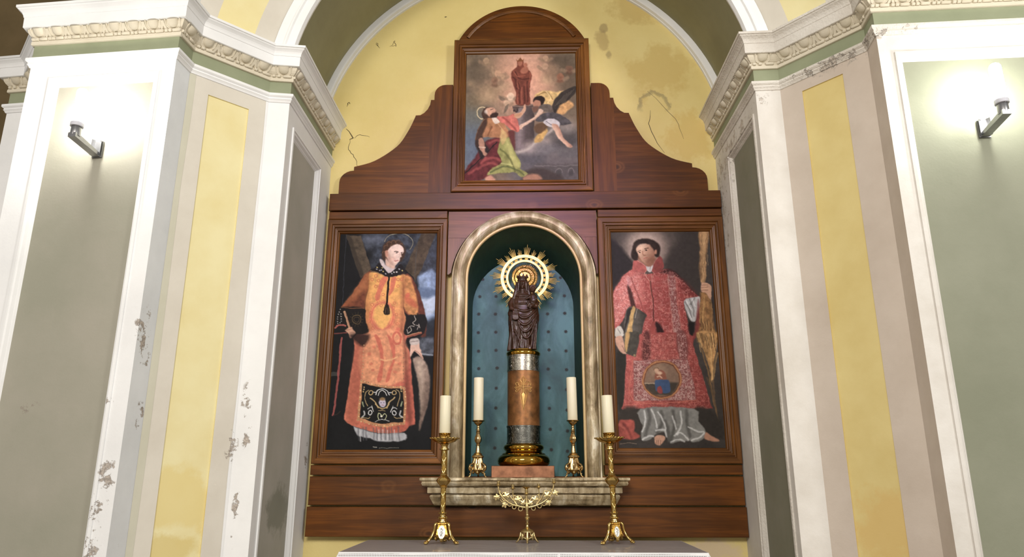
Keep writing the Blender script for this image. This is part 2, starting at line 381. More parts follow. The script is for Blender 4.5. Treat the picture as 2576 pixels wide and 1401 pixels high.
def empty(name, loc, label, cat, group=None):
    o = bpy.data.objects.new(name, None); COL.objects.link(o); o.location = loc; o.empty_display_size = .05
    return tag(o, label, cat, group)
def copy_tree(o, parent=None):
    c = o.copy(); COL.objects.link(c); c.parent = parent
    for ch in list(o.children): copy_tree(ch, c)
    return c
def instance(name, me, parent, mat4):
    o = bpy.data.objects.new(name, me); COL.objects.link(o); o.parent = parent; o.matrix_local = mat4; return o
def arc(cx, cz, r, a0, a1, n): return [(cx+r*math.cos(math.radians(a0+(a1-a0)*i/n)), cz+r*math.sin(math.radians(a0+(a1-a0)*i/n))) for i in range(n+1)]
def crom(pts, k=6, closed=False):
    P = [Vector(p) for p in pts]; n = len(P); out = []
    for i in range(n if closed else n-1):
        p0 = P[(i-1) % n] if closed or i > 0 else P[0]; p1 = P[i]; p2 = P[(i+1) % n]; p3 = P[(i+2) % n] if closed or i+2 < n else P[-1]
        for j in range(k):
            u = j/k; out.append(.5*((2*p1)+(p2-p0)*u+(2*p0-5*p1+4*p2-p3)*u*u+(3*p1-p0-3*p2+p3)*u**3))
    if not closed: out.append(P[-1])
    return out

# ------------------------------------------------------------------ the setting: plan of the two piers (x, y), room on the left of travel
PL = [(-1.823, .10), (-1.822, -1.10), (-1.978, -1.125), (-2.385, -1.546), (-2.397, -1.723), (-3.473, -1.63), (-3.50, -1.46), (-3.92, -1.02), (-4.097, -1.0), (-4.10, .5)]
PR = [(5.0, -1.95), (2.295, -1.803), (2.317, -1.628), (1.895, -1.128), (1.712, -1.12), (1.712, .10)]
ZF, ZC = 4.41, 4.78     # fillet and cornice heights
def seg(P, i):
    a = Vector(P[i]); b = Vector(P[i+1]); d = (b-a); L = d.length; d /= L; return a, d, Vector((-d.y, d.x)), L
def fpt(P, i, s, out, z):
    a, d, n, L = seg(P, i); q = a+d*s+n*out; return (q.x, q.y, z)
def offs(P, p):
    """polyline offset by p towards the room with mitred corners"""
    R = []
    N = [seg(P, i)[2] for i in range(len(P)-1)]
    for i, v in enumerate(P):
        n1 = N[max(i-1, 0)]; n2 = N[min(i, len(N)-1)]
        m = (n1+n2)/(1+n1.dot(n2)); R.append((v[0]+m.x*p, v[1]+m.y*p))
    return R
def sweep(mb, P, prof, dz=0, mi=0):
    rings = [[(x, y, z+dz) for (x, y) in offs(P, p)] for p, z in prof]
    n = len(P)
    for j in range(len(prof)-1):
        for i in range(n-1):
            mb.quad(rings[j][i], rings[j][i+1], rings[j+1][i+1], rings[j+1][i], mi)
    return mb
PANEL_BOTTOM = .35
def pier(name, P, facemat, panels, mats, dz):
    mb = MB()
    for i in range(len(P)-1):
        a, d, n, L = seg(P, i); mi = facemat[i]
        if i in panels:
            s0, s1, zt, kind = panels[i]; zt += 0
            if kind == 'flat':
                rects = [(0, s0, 0, ZF+dz), (s1, L, 0, ZF+dz), (s0, s1, zt, ZF+dz), (s0, s1, 0, PANEL_BOTTOM)]
            else: rects = [(0, s0, 0, ZF+dz), (s1, L, 0, ZF+dz), (s0, s1, zt, ZF+dz), (s0, s1, 0, PANEL_BOTTOM)]
            for (u0, u1, z0, z1) in rects:
                mb.quad(fpt(P, i, u0, 0, z0), fpt(P, i, u1, 0, z0), fpt(P, i, u1, 0, z1), fpt(P, i, u0, 0, z1), mi)
        else:
            mb.quad(fpt(P, i, 0, 0, 0), fpt(P, i, L, 0, 0), fpt(P, i, L, 0, ZF+dz), fpt(P, i, 0, 0, ZF+dz), mi)
    o = mb.build(name, mats); tag(o, kind='structure'); return o
def recess(P, i, s0, s1, zt, depth, matp, matm, parent, mould=.035, pname='recessed_panel'):
    """a sunk panel with a stepped moulding round it"""
    m = mould
    mb = MB(); mb.quad(fpt(P, i, s0, -depth, PANEL_BOTTOM), fpt(P, i, s1, -depth, PANEL_BOTTOM), fpt(P, i, s1, -depth, zt), fpt(P, i, s0, -depth, zt))
    mb.build(pname, matp, parent)
    if not m:
        mb = MB()
        for (u0, z0, u1, z1) in ((s0, PANEL_BOTTOM, s0, zt), (s0, zt, s1, zt), (s1, zt, s1, PANEL_BOTTOM)):
            mb.quad(fpt(P, i, u0, 0, z0), fpt(P, i, u1, 0, z1), fpt(P, i, u1, -depth, z1), fpt(P, i, u0, -depth, z0))
        mb.build('panel_edge', matm, parent); return
    prof = [(-.012, 0), (-.012, .010), (.006, .012), (.010, .004), (m*.45, .0), (m*.7, -depth*.6), (m*.78, -depth*.6), (m, -depth)]
    mb = MB(); loops = []
    for (k, out) in prof:
        loops.append([fpt(P, i, s0+k, out, PANEL_BOTTOM), fpt(P, i, s0+k, out, zt-k), fpt(P, i, s1-k, out, zt-k), fpt(P, i, s1-k, out, PANEL_BOTTOM)])
    for j in range(len(loops)-1):
        for q in range(3): mb.quad(loops[j][q], loops[j][q+1], loops[j+1][q+1], loops[j+1][q])
    mb.build('panel_moulding', matm, parent)

# left pier
zl = 0.0; zr = .045
pl_panels = {0: (.34, 1.075, 4.185, 'm'), 2: (.142, .444, 4.225, 'flat'), 4: (.12, .905, 4.235, 'm')}
wl = pier('wall_left', PL, [0, 0, 1, 2, 0, 0, 1, 0, 0], pl_panels, [M['white_l'], M['beige_l'], M['grey_l']], zl)
recess(PL, 0, .34, 1.075, 4.185, .030, M['greydark'], M['white_l'], wl, .05)
recess(PL, 2, .142, .444, 4.225, .010, M['yellow_l'], M['yellow_l'], wl, 0, 'yellow_panel')
recess(PL, 4, .12, .905, 4.235, .030, M['green'], M['white_l'], wl, .045)
pr_panels = {4: (.09, .80, 4.225, 'm'), 2: (.184, .487, 4.30, 'flat'), 0: (1.2, 2.60, 4.245, 'm')}
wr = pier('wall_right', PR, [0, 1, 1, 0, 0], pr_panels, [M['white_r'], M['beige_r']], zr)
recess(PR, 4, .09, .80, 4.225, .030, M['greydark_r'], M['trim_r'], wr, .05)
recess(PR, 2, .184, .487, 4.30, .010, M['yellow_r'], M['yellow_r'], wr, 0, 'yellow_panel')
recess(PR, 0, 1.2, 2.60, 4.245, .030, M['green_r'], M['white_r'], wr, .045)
# a painted stripe beside the yellow panel edge that strays onto the splay
M['beige_g'] = plaster('greenish_beige_paint', (196, 194, 178), (188, 186, 168), bump=.2)
for P, i, s0, s1, m_, par in ((PL, 2, -.0, .018, M['white_l'], wl), (PL, 2, .545, .586, M['beige_g'], wl)):
    mb = MB()
    zz = [0.0, 1.0, 1.6, 2.2, 2.9, 3.5, 4.0, ZF-.05]; jj = [random.uniform(-.006, .006) for _ in zz]
    for k in range(len(zz)-1):
        if s0 < .1: mb.quad(fpt(P, i, s0, .0015, zz[k]), fpt(P, i, s1+jj[k], .0015, zz[k]), fpt(P, i, s1+jj[k+1], .0015, zz[k+1]), fpt(P, i, s0, .0015, zz[k+1]))
        else: mb.quad(fpt(P, i, s0+jj[k], .0015, zz[k]), fpt(P, i, s1, .0015, zz[k]), fpt(P, i, s1, .0015, zz[k+1]), fpt(P, i, s0+jj[k+1], .0015, zz[k+1]))
    mb.build('paint_stripe', m_, par)

# cornices with frieze, bead and egg-and-dart
PROF_FIL = [(0, 4.338), (.008, 4.340), (.012, 4.350), (.018, 4.358), (.022, 4.362), (.018, 4.366), (.018, 4.374), (.024, 4.378), (.032, 4.386), (.032, 4.404), (.024, 4.410), (0, 4.412)]
PROF_FRZ = [(0.002, 4.40), (0.002, 4.52)]
PROF_BED = [(0, 4.512), (.016, 4.513), (.020, 4.516), (.020, 4.538), (.016, 4.540), (.014, 4.568), (.020, 4.570), (.024, 4.574), (.034, 4.584), (.044, 4.600), (.050, 4.622)]
PROF_CRN = [(.050, 4.620), (.066, 4.620), (.072, 4.623), (.074, 4.698), (.078, 4.700), (.079, 4.706), (.082, 4.718), (.088, 4.730), (.098, 4.740), (.108, 4.748), (.112, 4.755), (.120, 4.757), (.121, 4.775), (.112, 4.780), (-.12, 4.80)]
def egg_mesh(mat):
    mb = MB()
    out = [(.040, .030)]+[(.040*math.cos(a), .004+.036*math.sin(a)) for a in [-PI*k/10 for k in range(11)]]+[(-.040, .030)]
    lay = 5; n = len(out); vs = []; fs = []
    for j in range(lay):
        ph = PI/2*j/lay; k_ = math.cos(ph)
        for x, z in out: vs.append((x*k_, .024*math.sin(ph), (.030 if z > .02 else .030+(z-.030)*(.25+.75*k_))))
    vs.append((0, .024, .022)); c = len(vs)-1
    for j in range(lay-1):
        for i in range(n): i2 = (i+1) % n; fs.append((j*n+i, j*n+i2, (j+1)*n+i2, (j+1)*n+i))
    for i in range(n): fs.append(((lay-1)*n+i, (lay-1)*n+(i+1) % n, c))
    mb.add(vs, fs)
    pts = [(.057, .004, .030), (.056, .004, .012)]+[(.055*math.cos(a), .004, .002+.046*math.sin(a)) for a in [-PI*k/12 for k in range(13)]]+[(-.056, .004, .012), (-.057, .004, .030)]
    mb.tube(pts, .0062, 6)
    me = mb.mesh('egg', mat); smooth_mesh(me, 50); return me
def dart_mesh(mat):
    mb = MB(); mb.prism([(-.011, .024), (.011, .024), (.012, .006), (.026, -.042), (.012, -.044), (0, -.012), (-.012, -.044), (-.026, -.042), (-.012, .006)], 0, .012)
    return mb.mesh('dart', mat)
def bead_mesh(mat, L):
    mb = MB(); mb.tube([(-L, 0, 0), (-L*.8, 0, 0), (L*.8, 0, 0), (L, 0, 0)], [.007, .012, .012, .007], 8); me = mb.mesh('bead', mat); smooth_mesh(me, 60); return me
def cornice(name, P, dz, matw, par_wall, vis, label_rough):
    root = sweep(MB(), P, PROF_CRN, dz).build(name, matw); tag(root, kind='structure')
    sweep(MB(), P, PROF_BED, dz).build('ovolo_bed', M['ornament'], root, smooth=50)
    sweep(MB(), P, PROF_FRZ, dz).build('frieze', M['frieze'], par_wall)
    sweep(MB(), P, PROF_FIL, dz).build('fillet_moulding', matw, par_wall)
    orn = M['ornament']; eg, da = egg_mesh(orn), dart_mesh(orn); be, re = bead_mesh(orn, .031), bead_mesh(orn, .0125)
    PITCH_ = .150
    O = offs(P, .036); B = offs(P, .020)
    for i in vis:
        n2 = seg(P, i)[2]; a = Vector(O[i]); b = Vector(O[i+1]); L = (b-a).length; d = (b-a)/L
        cnt = max(1, int(round(L/PITCH_))); st = L/cnt
        rot = Matrix(((d.x, n2.x, 0, 0), (d.y, n2.y, 0, 0), (0, 0, 1, 0), (0, 0, 0, 1)))
        tilt = Matrix.Rotation(math.radians(-38), 4, 'X')      # face down and outwards on the ovolo
        for k in range(cnt):
            q = a+d*(st*(k+.5)); sc = Matrix.Diagonal((min(1, st/.15), 1, 1, 1))
            instance('egg', eg, root, Matrix.Translation((q.x, q.y, 4.598+dz)) @ rot @ tilt @ sc)
            if k < cnt-1 or True:
                q = a+d*(st*(k+1))
                if k < cnt-1: instance('dart', da, root, Matrix.Translation((q.x, q.y, 4.598+dz)) @ rot @ tilt)
        a = Vector(B[i]); b = Vector(B[i+1]); L = (b-a).length; d = (b-a)/L
        c3 = max(1, int(round(L/.130))); st = L/c3
        for k in range(c3):
            q = a+d*(st*(k+.28)); instance('bead', be, root, Matrix.Translation((q.x, q.y, 4.554+dz)) @ rot)
            for e in (.65, .87):
                q = a+d*(st*(k+e)); instance('reel', re, root, Matrix.Translation((q.x, q.y, 4.554+dz)) @ rot)
    return root
tr1 = cornice('trim_1', PL, zl, M['white_l'], wl, [0, 1, 2, 3, 4, 6, 7], '')
PRv = PR
tr2 = cornice('trim_2', PRv, zr, M['trim_r'], wr, [0, 1, 2, 3, 4], '')
tag(tr1, 'clean white plaster cornice with egg-and-dart above the left pier', 'cornice'); tag(tr2, 'flaking whitish cornice with egg-and-dart above the right pier', 'cornice')
for o in (tr1, tr2): del o['category']
tag(wl, 'white and beige pier with yellow and green panels left of the altarpiece'); tag(wr, 'beige pier with yellow and green panels right of the altarpiece')

# back wall with the niche opening
NC, NH, NZ = -.045, .482, 3.235          # niche centre x, half width, springing
YW = .08
mb = MB()
R0, z0 = 1.95, 4.50; AX = -.055
X0, X1 = -1.823, 1.712
nl, nr, nt = NC-NH-.02, NC+NH+.02, NZ+NH+.02
def wq(x0, x1, z0_, z1_): mb.quad((x0, YW, z0_), (x1, YW, z0_), (x1, YW, z1_), (x0, YW, z1_))
wq(X0-.3, nl, 0, nt); wq(nr, X1+.3, 0, nt); wq(nl, nr, 0, 1.56); wq(X0-.3, X1+.3, nt, 6.8)
wb = mb.build('wall_back', M['ywall']); tag(wb, 'yellow plastered wall behind the wooden altarpiece', kind='structure')
YB = .41
# niche: sides and sloping soffit, back
front = [(NC-NH, 1.56)]+[(x, z) for x, z in arc(NC, NZ, NH, 180, 0, 28)]+[(NC+NH, 1.56)]
ZB = 3.08; HB = .462
back = [(NC-NH+.015, 1.56)]+[(x, z) for x, z in arc(NC-.012, ZB, HB, 180, 0, 28)]+[(NC+NH-.035, 1.56)]
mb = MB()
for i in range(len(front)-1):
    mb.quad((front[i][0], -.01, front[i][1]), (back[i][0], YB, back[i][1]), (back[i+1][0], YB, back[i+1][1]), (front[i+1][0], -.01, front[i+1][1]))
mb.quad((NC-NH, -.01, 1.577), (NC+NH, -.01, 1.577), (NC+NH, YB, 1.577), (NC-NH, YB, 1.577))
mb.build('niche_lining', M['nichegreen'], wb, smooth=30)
mb = MB(); mb.add([(x, YB, z) for x, z in back], [tuple(range(len(back)))[::-1]]); nb = mb.build('niche_back', M['teal'], wb)
def pix(px, py, y):
    """a picture point of the reference carried back to the upright plane at depth y"""
    d = rt*((px-1288)/FPX)-up*((py-700.5)/FPX)+fw; k = (y-CAMPOS.y)/d.y; return CAMPOS+d*k
mb = MB(); pts = []
for k in range(16):
    r = .021 if k % 2 == 0 else .010; a = PI*2*k/16+.2; pts.append((r*math.cos(a), r*math.sin(a)))
mb.prism(pts, -.003, 0); st_me = mb.mesh('star', M['star'])
for (u, v) in [(214,379),(200,460),(195,542),(193,629),(194,716),(195,798),(276,459),(273,542),(275,627),(276,712),(281,795),(277,890),(275,983),(274,1079),(270,1171),(274,302),(518,541),(522,625),(525,710),(521,800),(526,889),(527,985),(531,1083),(536,1179),(597,456),(599,538),(604,624),(605,715),(607,803),(608,897),(610,993),(612,1091),(612,1186),(579,371),(545,302),(195,893),(193,988),(192,1083),(190,1178),(410,250)]:
    p = pix(1100+u/1.868, 500+v/1.868, YB)
    instance('star', st_me, nb, Matrix.Translation((p.x, YB, p.z)) @ Matrix.Rotation(random.uniform(-.2, .2), 4, 'Y'))
# hairline cracks and a damp ring in the yellow plaster
def crack(pts, w=.004):
    P = [pix(x, y, YW) for x, y in pts]; Q = []
    for i in range(len(P)-1):
        for k in range(4):
            q = P[i].lerp(P[i+1], k/4); Q.append((q.x+random.uniform(-.008, .008), YW, q.z+random.uniform(-.008, .008)))
    Q.append(tuple(P[-1])); n = len(Q)
    MB().tube(Q, [w*(.35+.65*math.sin(PI*(i+.5)/n)) for i in range(n)], 4, flat=.35).build('crack', M['crack'], wb)
crack([(873, 325), (888, 348), (880, 352)], .005); crack([(880, 352), (878, 375), (892, 395), (900, 420)], .003); crack([(888, 348), (905, 338), (930, 345)], .0025)
crack([(1636, 278), (1632, 310), (1650, 350), (1672, 385)], .003); crack([(955, 120), (947, 108), (952, 118)], .003); crack([(985, 116), (992, 103), (997, 116), (980, 117)], .003); crack([(1120, 42), (1124, 43)], .005)
crack([(871, 268), (877, 258), (880, 262)], .004); crack([(1630, 230), (1700, 300), (1720, 350)], .002)

# floor, far-left wall, pier heads
mb = MB(); mb.quad((-9, -14, 0), (9, -14, 0), (9, 1.5, 0), (-9, 1.5, 0)); tag(mb.build('floor', M['stone']), 'pale stone church floor', kind='structure')
mb = MB(); mb.quad((-9, .5, 0), (-3.9, .5, 0), (-3.9, .5, 8), (-9, .5, 8)); tag(mb.build('wall_far_left', M['brownwall']), 'brown wall beyond the left pier', kind='structure')

# arch over the recess: soffit, edge mouldings, frontal ring, splayed ring
def ring(mb, prof, a0=9, a1=171, n=56, mi=0):
    """prof: list of (radius, y, centre z)"""
    L = []
    for r, y, zc in prof:
        L.append([(AX-r*math.cos(math.radians(a0+(a1-a0)*k/n)), y, zc+r*math.sin(math.radians(a0+(a1-a0)*k/n))) for k in range(n+1)])
    for j in range(len(L)-1):
        for k in range(n): mb.quad(L[j][k], L[j+1][k], L[j+1][k+1], L[j][k+1], mi)
    return mb
ZB_, ZF_ = 4.52, 4.45
ce = ring(MB(), [(1.955, .10, ZB_), (1.80, -1.10, ZF_)]).build('ceiling', M['soffit'], smooth=40); tag(ce, 'olive green barrel soffit of the arch above the altarpiece', kind='structure')
t3 = ring(MB(), [(1.872, .10, ZB_), (1.872, .055, ZB_), (1.878, .05, ZB_), (1.884, .02, ZB_), (1.895, .012, ZB_), (1.935, .005, ZB_), (1.96, 0, ZB_)]).build('trim_3', M['white_l'], smooth=30); tag(t3, 'pale curved moulding edging the yellow tympanum', kind='structure')
t4 = ring(MB(), [(1.80, -1.07, ZF_), (1.79, -1.10, ZF_), (1.80, -1.13, ZF_), (1.86, -1.135, ZF_), (1.868, -1.15, ZF_), (1.880, -1.15, ZF_), (1.888, -1.137, ZF_), (1.955, -1.14, ZF_), (1.96, -1.135, ZF_)]).build('trim_4', M['white_l'], smooth=30); tag(t4, 'white frontal arch band above the cornice', kind='structure')
t5 = MB()
pr = [(1.958, -1.128, 0), (2.07, -1.245, 1), (2.27, -1.45, 0), (2.37, -1.55, 2), (2.38, -1.73, 2), (2.45, -1.74, 2)]
for j in range(len(pr)-1): ring(t5, [(pr[j][0], pr[j][1], ZF_), (pr[j+1][0], pr[j+1][1], ZF_)], mi=pr[j][2])
t5 = t5.build('trim_5', [M['beige_l'], M['yellow_l'], M['white_l']], smooth=30); tag(t5, 'splayed arch band with a yellow stripe between beige borders', kind='structure')
# upper wall above the piers (outside the arch)
mb = MB()
for sgn in (-1, 1):
    A_ = [math.radians(9+81*k/20) for k in range(21)]
    for k in range(20):
        p = [(AX+sgn*2.45*math.cos(a), -1.74, ZF_+2.45*math.sin(a)) for a in (A_[k], A_[k+1])]
        q = [(AX+sgn*2.45*max(math.cos(a), math.cos(a)) if False else AX+sgn*5.2, -1.74, z[2]) for a, z in zip((A_[k], A_[k+1]), p)]
        mb.quad(p[0], q[0], q[1], p[1])
uw = mb.build('wall_upper', M['white_l']); tag(uw, 'white wall above the pier cornices', kind='structure')

# ------------------------------------------------------------------ wooden altarpiece
RX0, RX1, RC = -1.787, 1.703, -.055
ap = empty('altarpiece', (RC, 0, 1.127), 'stained pine altarpiece with stepped boards, beam and scrolled wings', 'altarpiece')
LOC = Vector(ap.location)
def part(mb, name, mat, parent=ap, smooth=False):
    L = Vector((0, 0, 0)); q = parent
    while q is not None: L += Vector(q.location); q = q.parent
    mb.v = [tuple(Vector(p)-L) for p in mb.v]
    return mb.build(name, mat, parent, smooth)
B = .004
part(MB().box(RX0-.005, RX1+.004, -.012, .075, 1.127, 1.354, bev=B), 'plank', M['woodh'])
part(MB().box(RX0, RX1, -.004, .075, 1.366, 1.588, bev=B), 'plank', M['woodh'])
part(MB().box(RX0+.002, -.70, -.008, .075, 1.600, 1.677, bev=B), 'plank', M['woodh'])
part(MB().box(.60, RX1-.002, -.008, .075, 1.600, 1.677, bev=B), 'plank', M['woodh'])
part(MB().box(-1.783, 1.703, -.028, .075, 3.876, 4.036, bev=B), 'beam', M['woodh'])
# spandrels round the niche arch
RS = .640; ZS = 3.285
def spandrel(sgn):
    xo = -.712 if sgn < 0 else .600
    pts = [(xo, 3.868), (NC+sgn*.003, 3.868)]
    cz = 3.225
    top = [p for p in arc(NC, cz, RS, 90, 180 if sgn < 0 else 0, 26)]
    top = [p for p in top if (p[0] > xo+.012 if sgn < 0 else p[0] < xo-.012)]
    zsplit = 3.62
    up_ = [(xo, 3.868), (NC+sgn*.003, 3.868)]+[p for p in top if p[1] > zsplit]
    lastx = NC+sgn*math.sqrt(RS**2-(zsplit-cz)**2)
    up_ += [(lastx, zsplit+.001), (xo, zsplit+.001)]
    lo = [(xo, zsplit-.001), (lastx, zsplit-.001)]+[p for p in top if p[1] < zsplit and p[1] > ZS]
    lo += [(xo-sgn*.012, ZS), (xo, ZS)]
    part(MB().prism(up_, .010, .075), 'spandrel_board', M['woodpink']); part(MB().prism(lo, .010, .075), 'spandrel_board', M['woodpinkv'])
spandrel(-1); spandrel(1)
# head boards above the side paintings
part(MB().box(-1.781, -.722, -.010, .075, 3.800, 3.868, bev=.003), 'head_board', M['woodh'])
part(MB().box(.612, 1.702, -.010, .075, 3.800, 3.868, bev=.003), 'head_board', M['woodh'])
# scrolled wings
wing = [(-1.715, 4.045), (-1.715, 4.160)]+[(-1.588-.127*math.cos(a), 4.160+.112*math.sin(a)) for a in [math.radians(q) for q in (15, 30, 45, 60, 75, 90)]]+[(-1.588, 4.310)]
wing += [tuple(v)[:2] for v in crom([(-1.587, 4.310, 0), (-1.403, 4.367, 0), (-1.205, 4.508, 0), (-1.109, 4.657, 0), (-1.053, 4.788, 0), (-1.042, 4.822, 0)], 5)]
wing += [(-1.000, 4.824), (-.965, 4.846), (-.932, 4.885), (-.912, 4.930), (-.904, 4.978), (-.872, 4.978), (-.872, 5.026)]
wing += [(-.772-.100*math.cos(a), 5.030+.104*math.sin(a)) for a in [math.radians(q) for q in (15, 30, 45, 60, 75, 90)]]
XS = -.905
def clip_x(pts, x, keep_left):
    out = []; n = len(pts)
    for i in range(n):
        a, b = pts[i], pts[(i+1) % n]; ia = (a[0] <= x) == keep_left; ib = (b[0] <= x) == keep_left
        if ia: out.append(a)
        if ia != ib:
            t_ = (x-a[0])/(b[0]-a[0]); out.append((x, a[1]+(b[1]-a[1])*t_))
    return out
full = wing+[(-.700, 5.134), (-.700, 4.045)]
for sgn in (-1, 1):
    wb_ = full if sgn < 0 else [(2*RC-x, z) for x, z in full]
    x_ = XS if sgn < 0 else 2*RC-XS
    a = clip_x(wb_, x_, sgn < 0); b = clip_x(wb_, x_, sgn > 0)
    part(MB().prism(a, .004, .070), 'scrolled_wing', M['woodh']); part(MB().prism(b, .000, .070), 'wing_stile', M['woodv'])
# lunette
lun = arc(RC, 5.985-.672, .672, 27.5, 152.5, 40)
part(MB().prism(lun, .008, .075), 'lunette_board', M['woodh'])
part(MB().box(RC-.585, RC+.590, -.006, .07, 5.601, 5.622, bev=.003), 'lunette_sill', M['woodfh'])
ri = .610; zc_ = 5.935-ri
mb = MB(); L1 = []
for (r, y) in [(ri, .008), (ri, -.006), (ri-.006, -.012), (ri-.014, -.006), (ri-.018, -.010), (ri-.028, -.004), (ri-.032, .008)]:
    L1.append([(x, y, z) for x, z in arc(RC-.005, zc_, r, 31.5, 148.5, 40)])
for j in range(len(L1)-1):
    for k in range(40): mb.quad(L1[j][k], L1[j][k+1], L1[j+1][k+1], L1[j+1][k])
part(mb, 'lunette_moulding', M['woodfh'])

# ------------------------------------------------------------------ framed paintings
def framed(label, x0, x1, z0_, z1_, cx0, cx1, cz0, cz1, yf=-.020):
    root = empty('framed_painting', ((x0+x1)/2, .0, z0_), label, 'painting')
    prof = [(0, .07), (0, yf+.006), (.06, yf), (.36, yf), (.40, yf+.012), (.46, yf+.013), (.50, yf+.001), (.58, yf+.001), (.62, yf+.016), (.70, yf+.018), (.74, yf+.010), (.82, yf+.012), (.86, yf+.026), (.94, yf+.030), (1.0, yf+.046)]
    O = [(x0, z0_), (x1, z0_), (x1, z1_), (x0, z1_)]; I = [(cx0, cz0), (cx1, cz0), (cx1, cz1), (cx0, cz1)]
    def pt(k, u, y): return (O[k][0]+(I[k][0]-O[k][0])*u, y, O[k][1]+(I[k][1]-O[k][1])*u)
    for k in range(4):
        mb = MB(); k2 = (k+1) % 4
        for j in range(len(prof)-1):
            mb.quad(pt(k, *prof[j]), pt(k2, *prof[j]), pt(k2, *prof[j+1]), pt(k, *prof[j+1]))
        part(mb, 'frame_rail' if k % 2 == 0 else 'frame_stile', M['woodfh'] if k % 2 == 0 else M['woodfv'], root)
    return root
fp_l = framed('tall framed painting of a saint in an orange embroidered robe', -1.783, -.718, 1.686, 3.795, -1.676, -.814, 1.800, 3.668)
fp_r = framed('tall framed painting of a saint in a red robe holding dry palms', .606, 1.704, 1.686, 3.795, .726, 1.588, 1.812, 3.664)
fp_t = framed('framed painting of a kneeling man and angel under the wooden lunette', -.694, .580, 4.047, 5.598, -.577, .451, 4.168, 5.458, -.030)

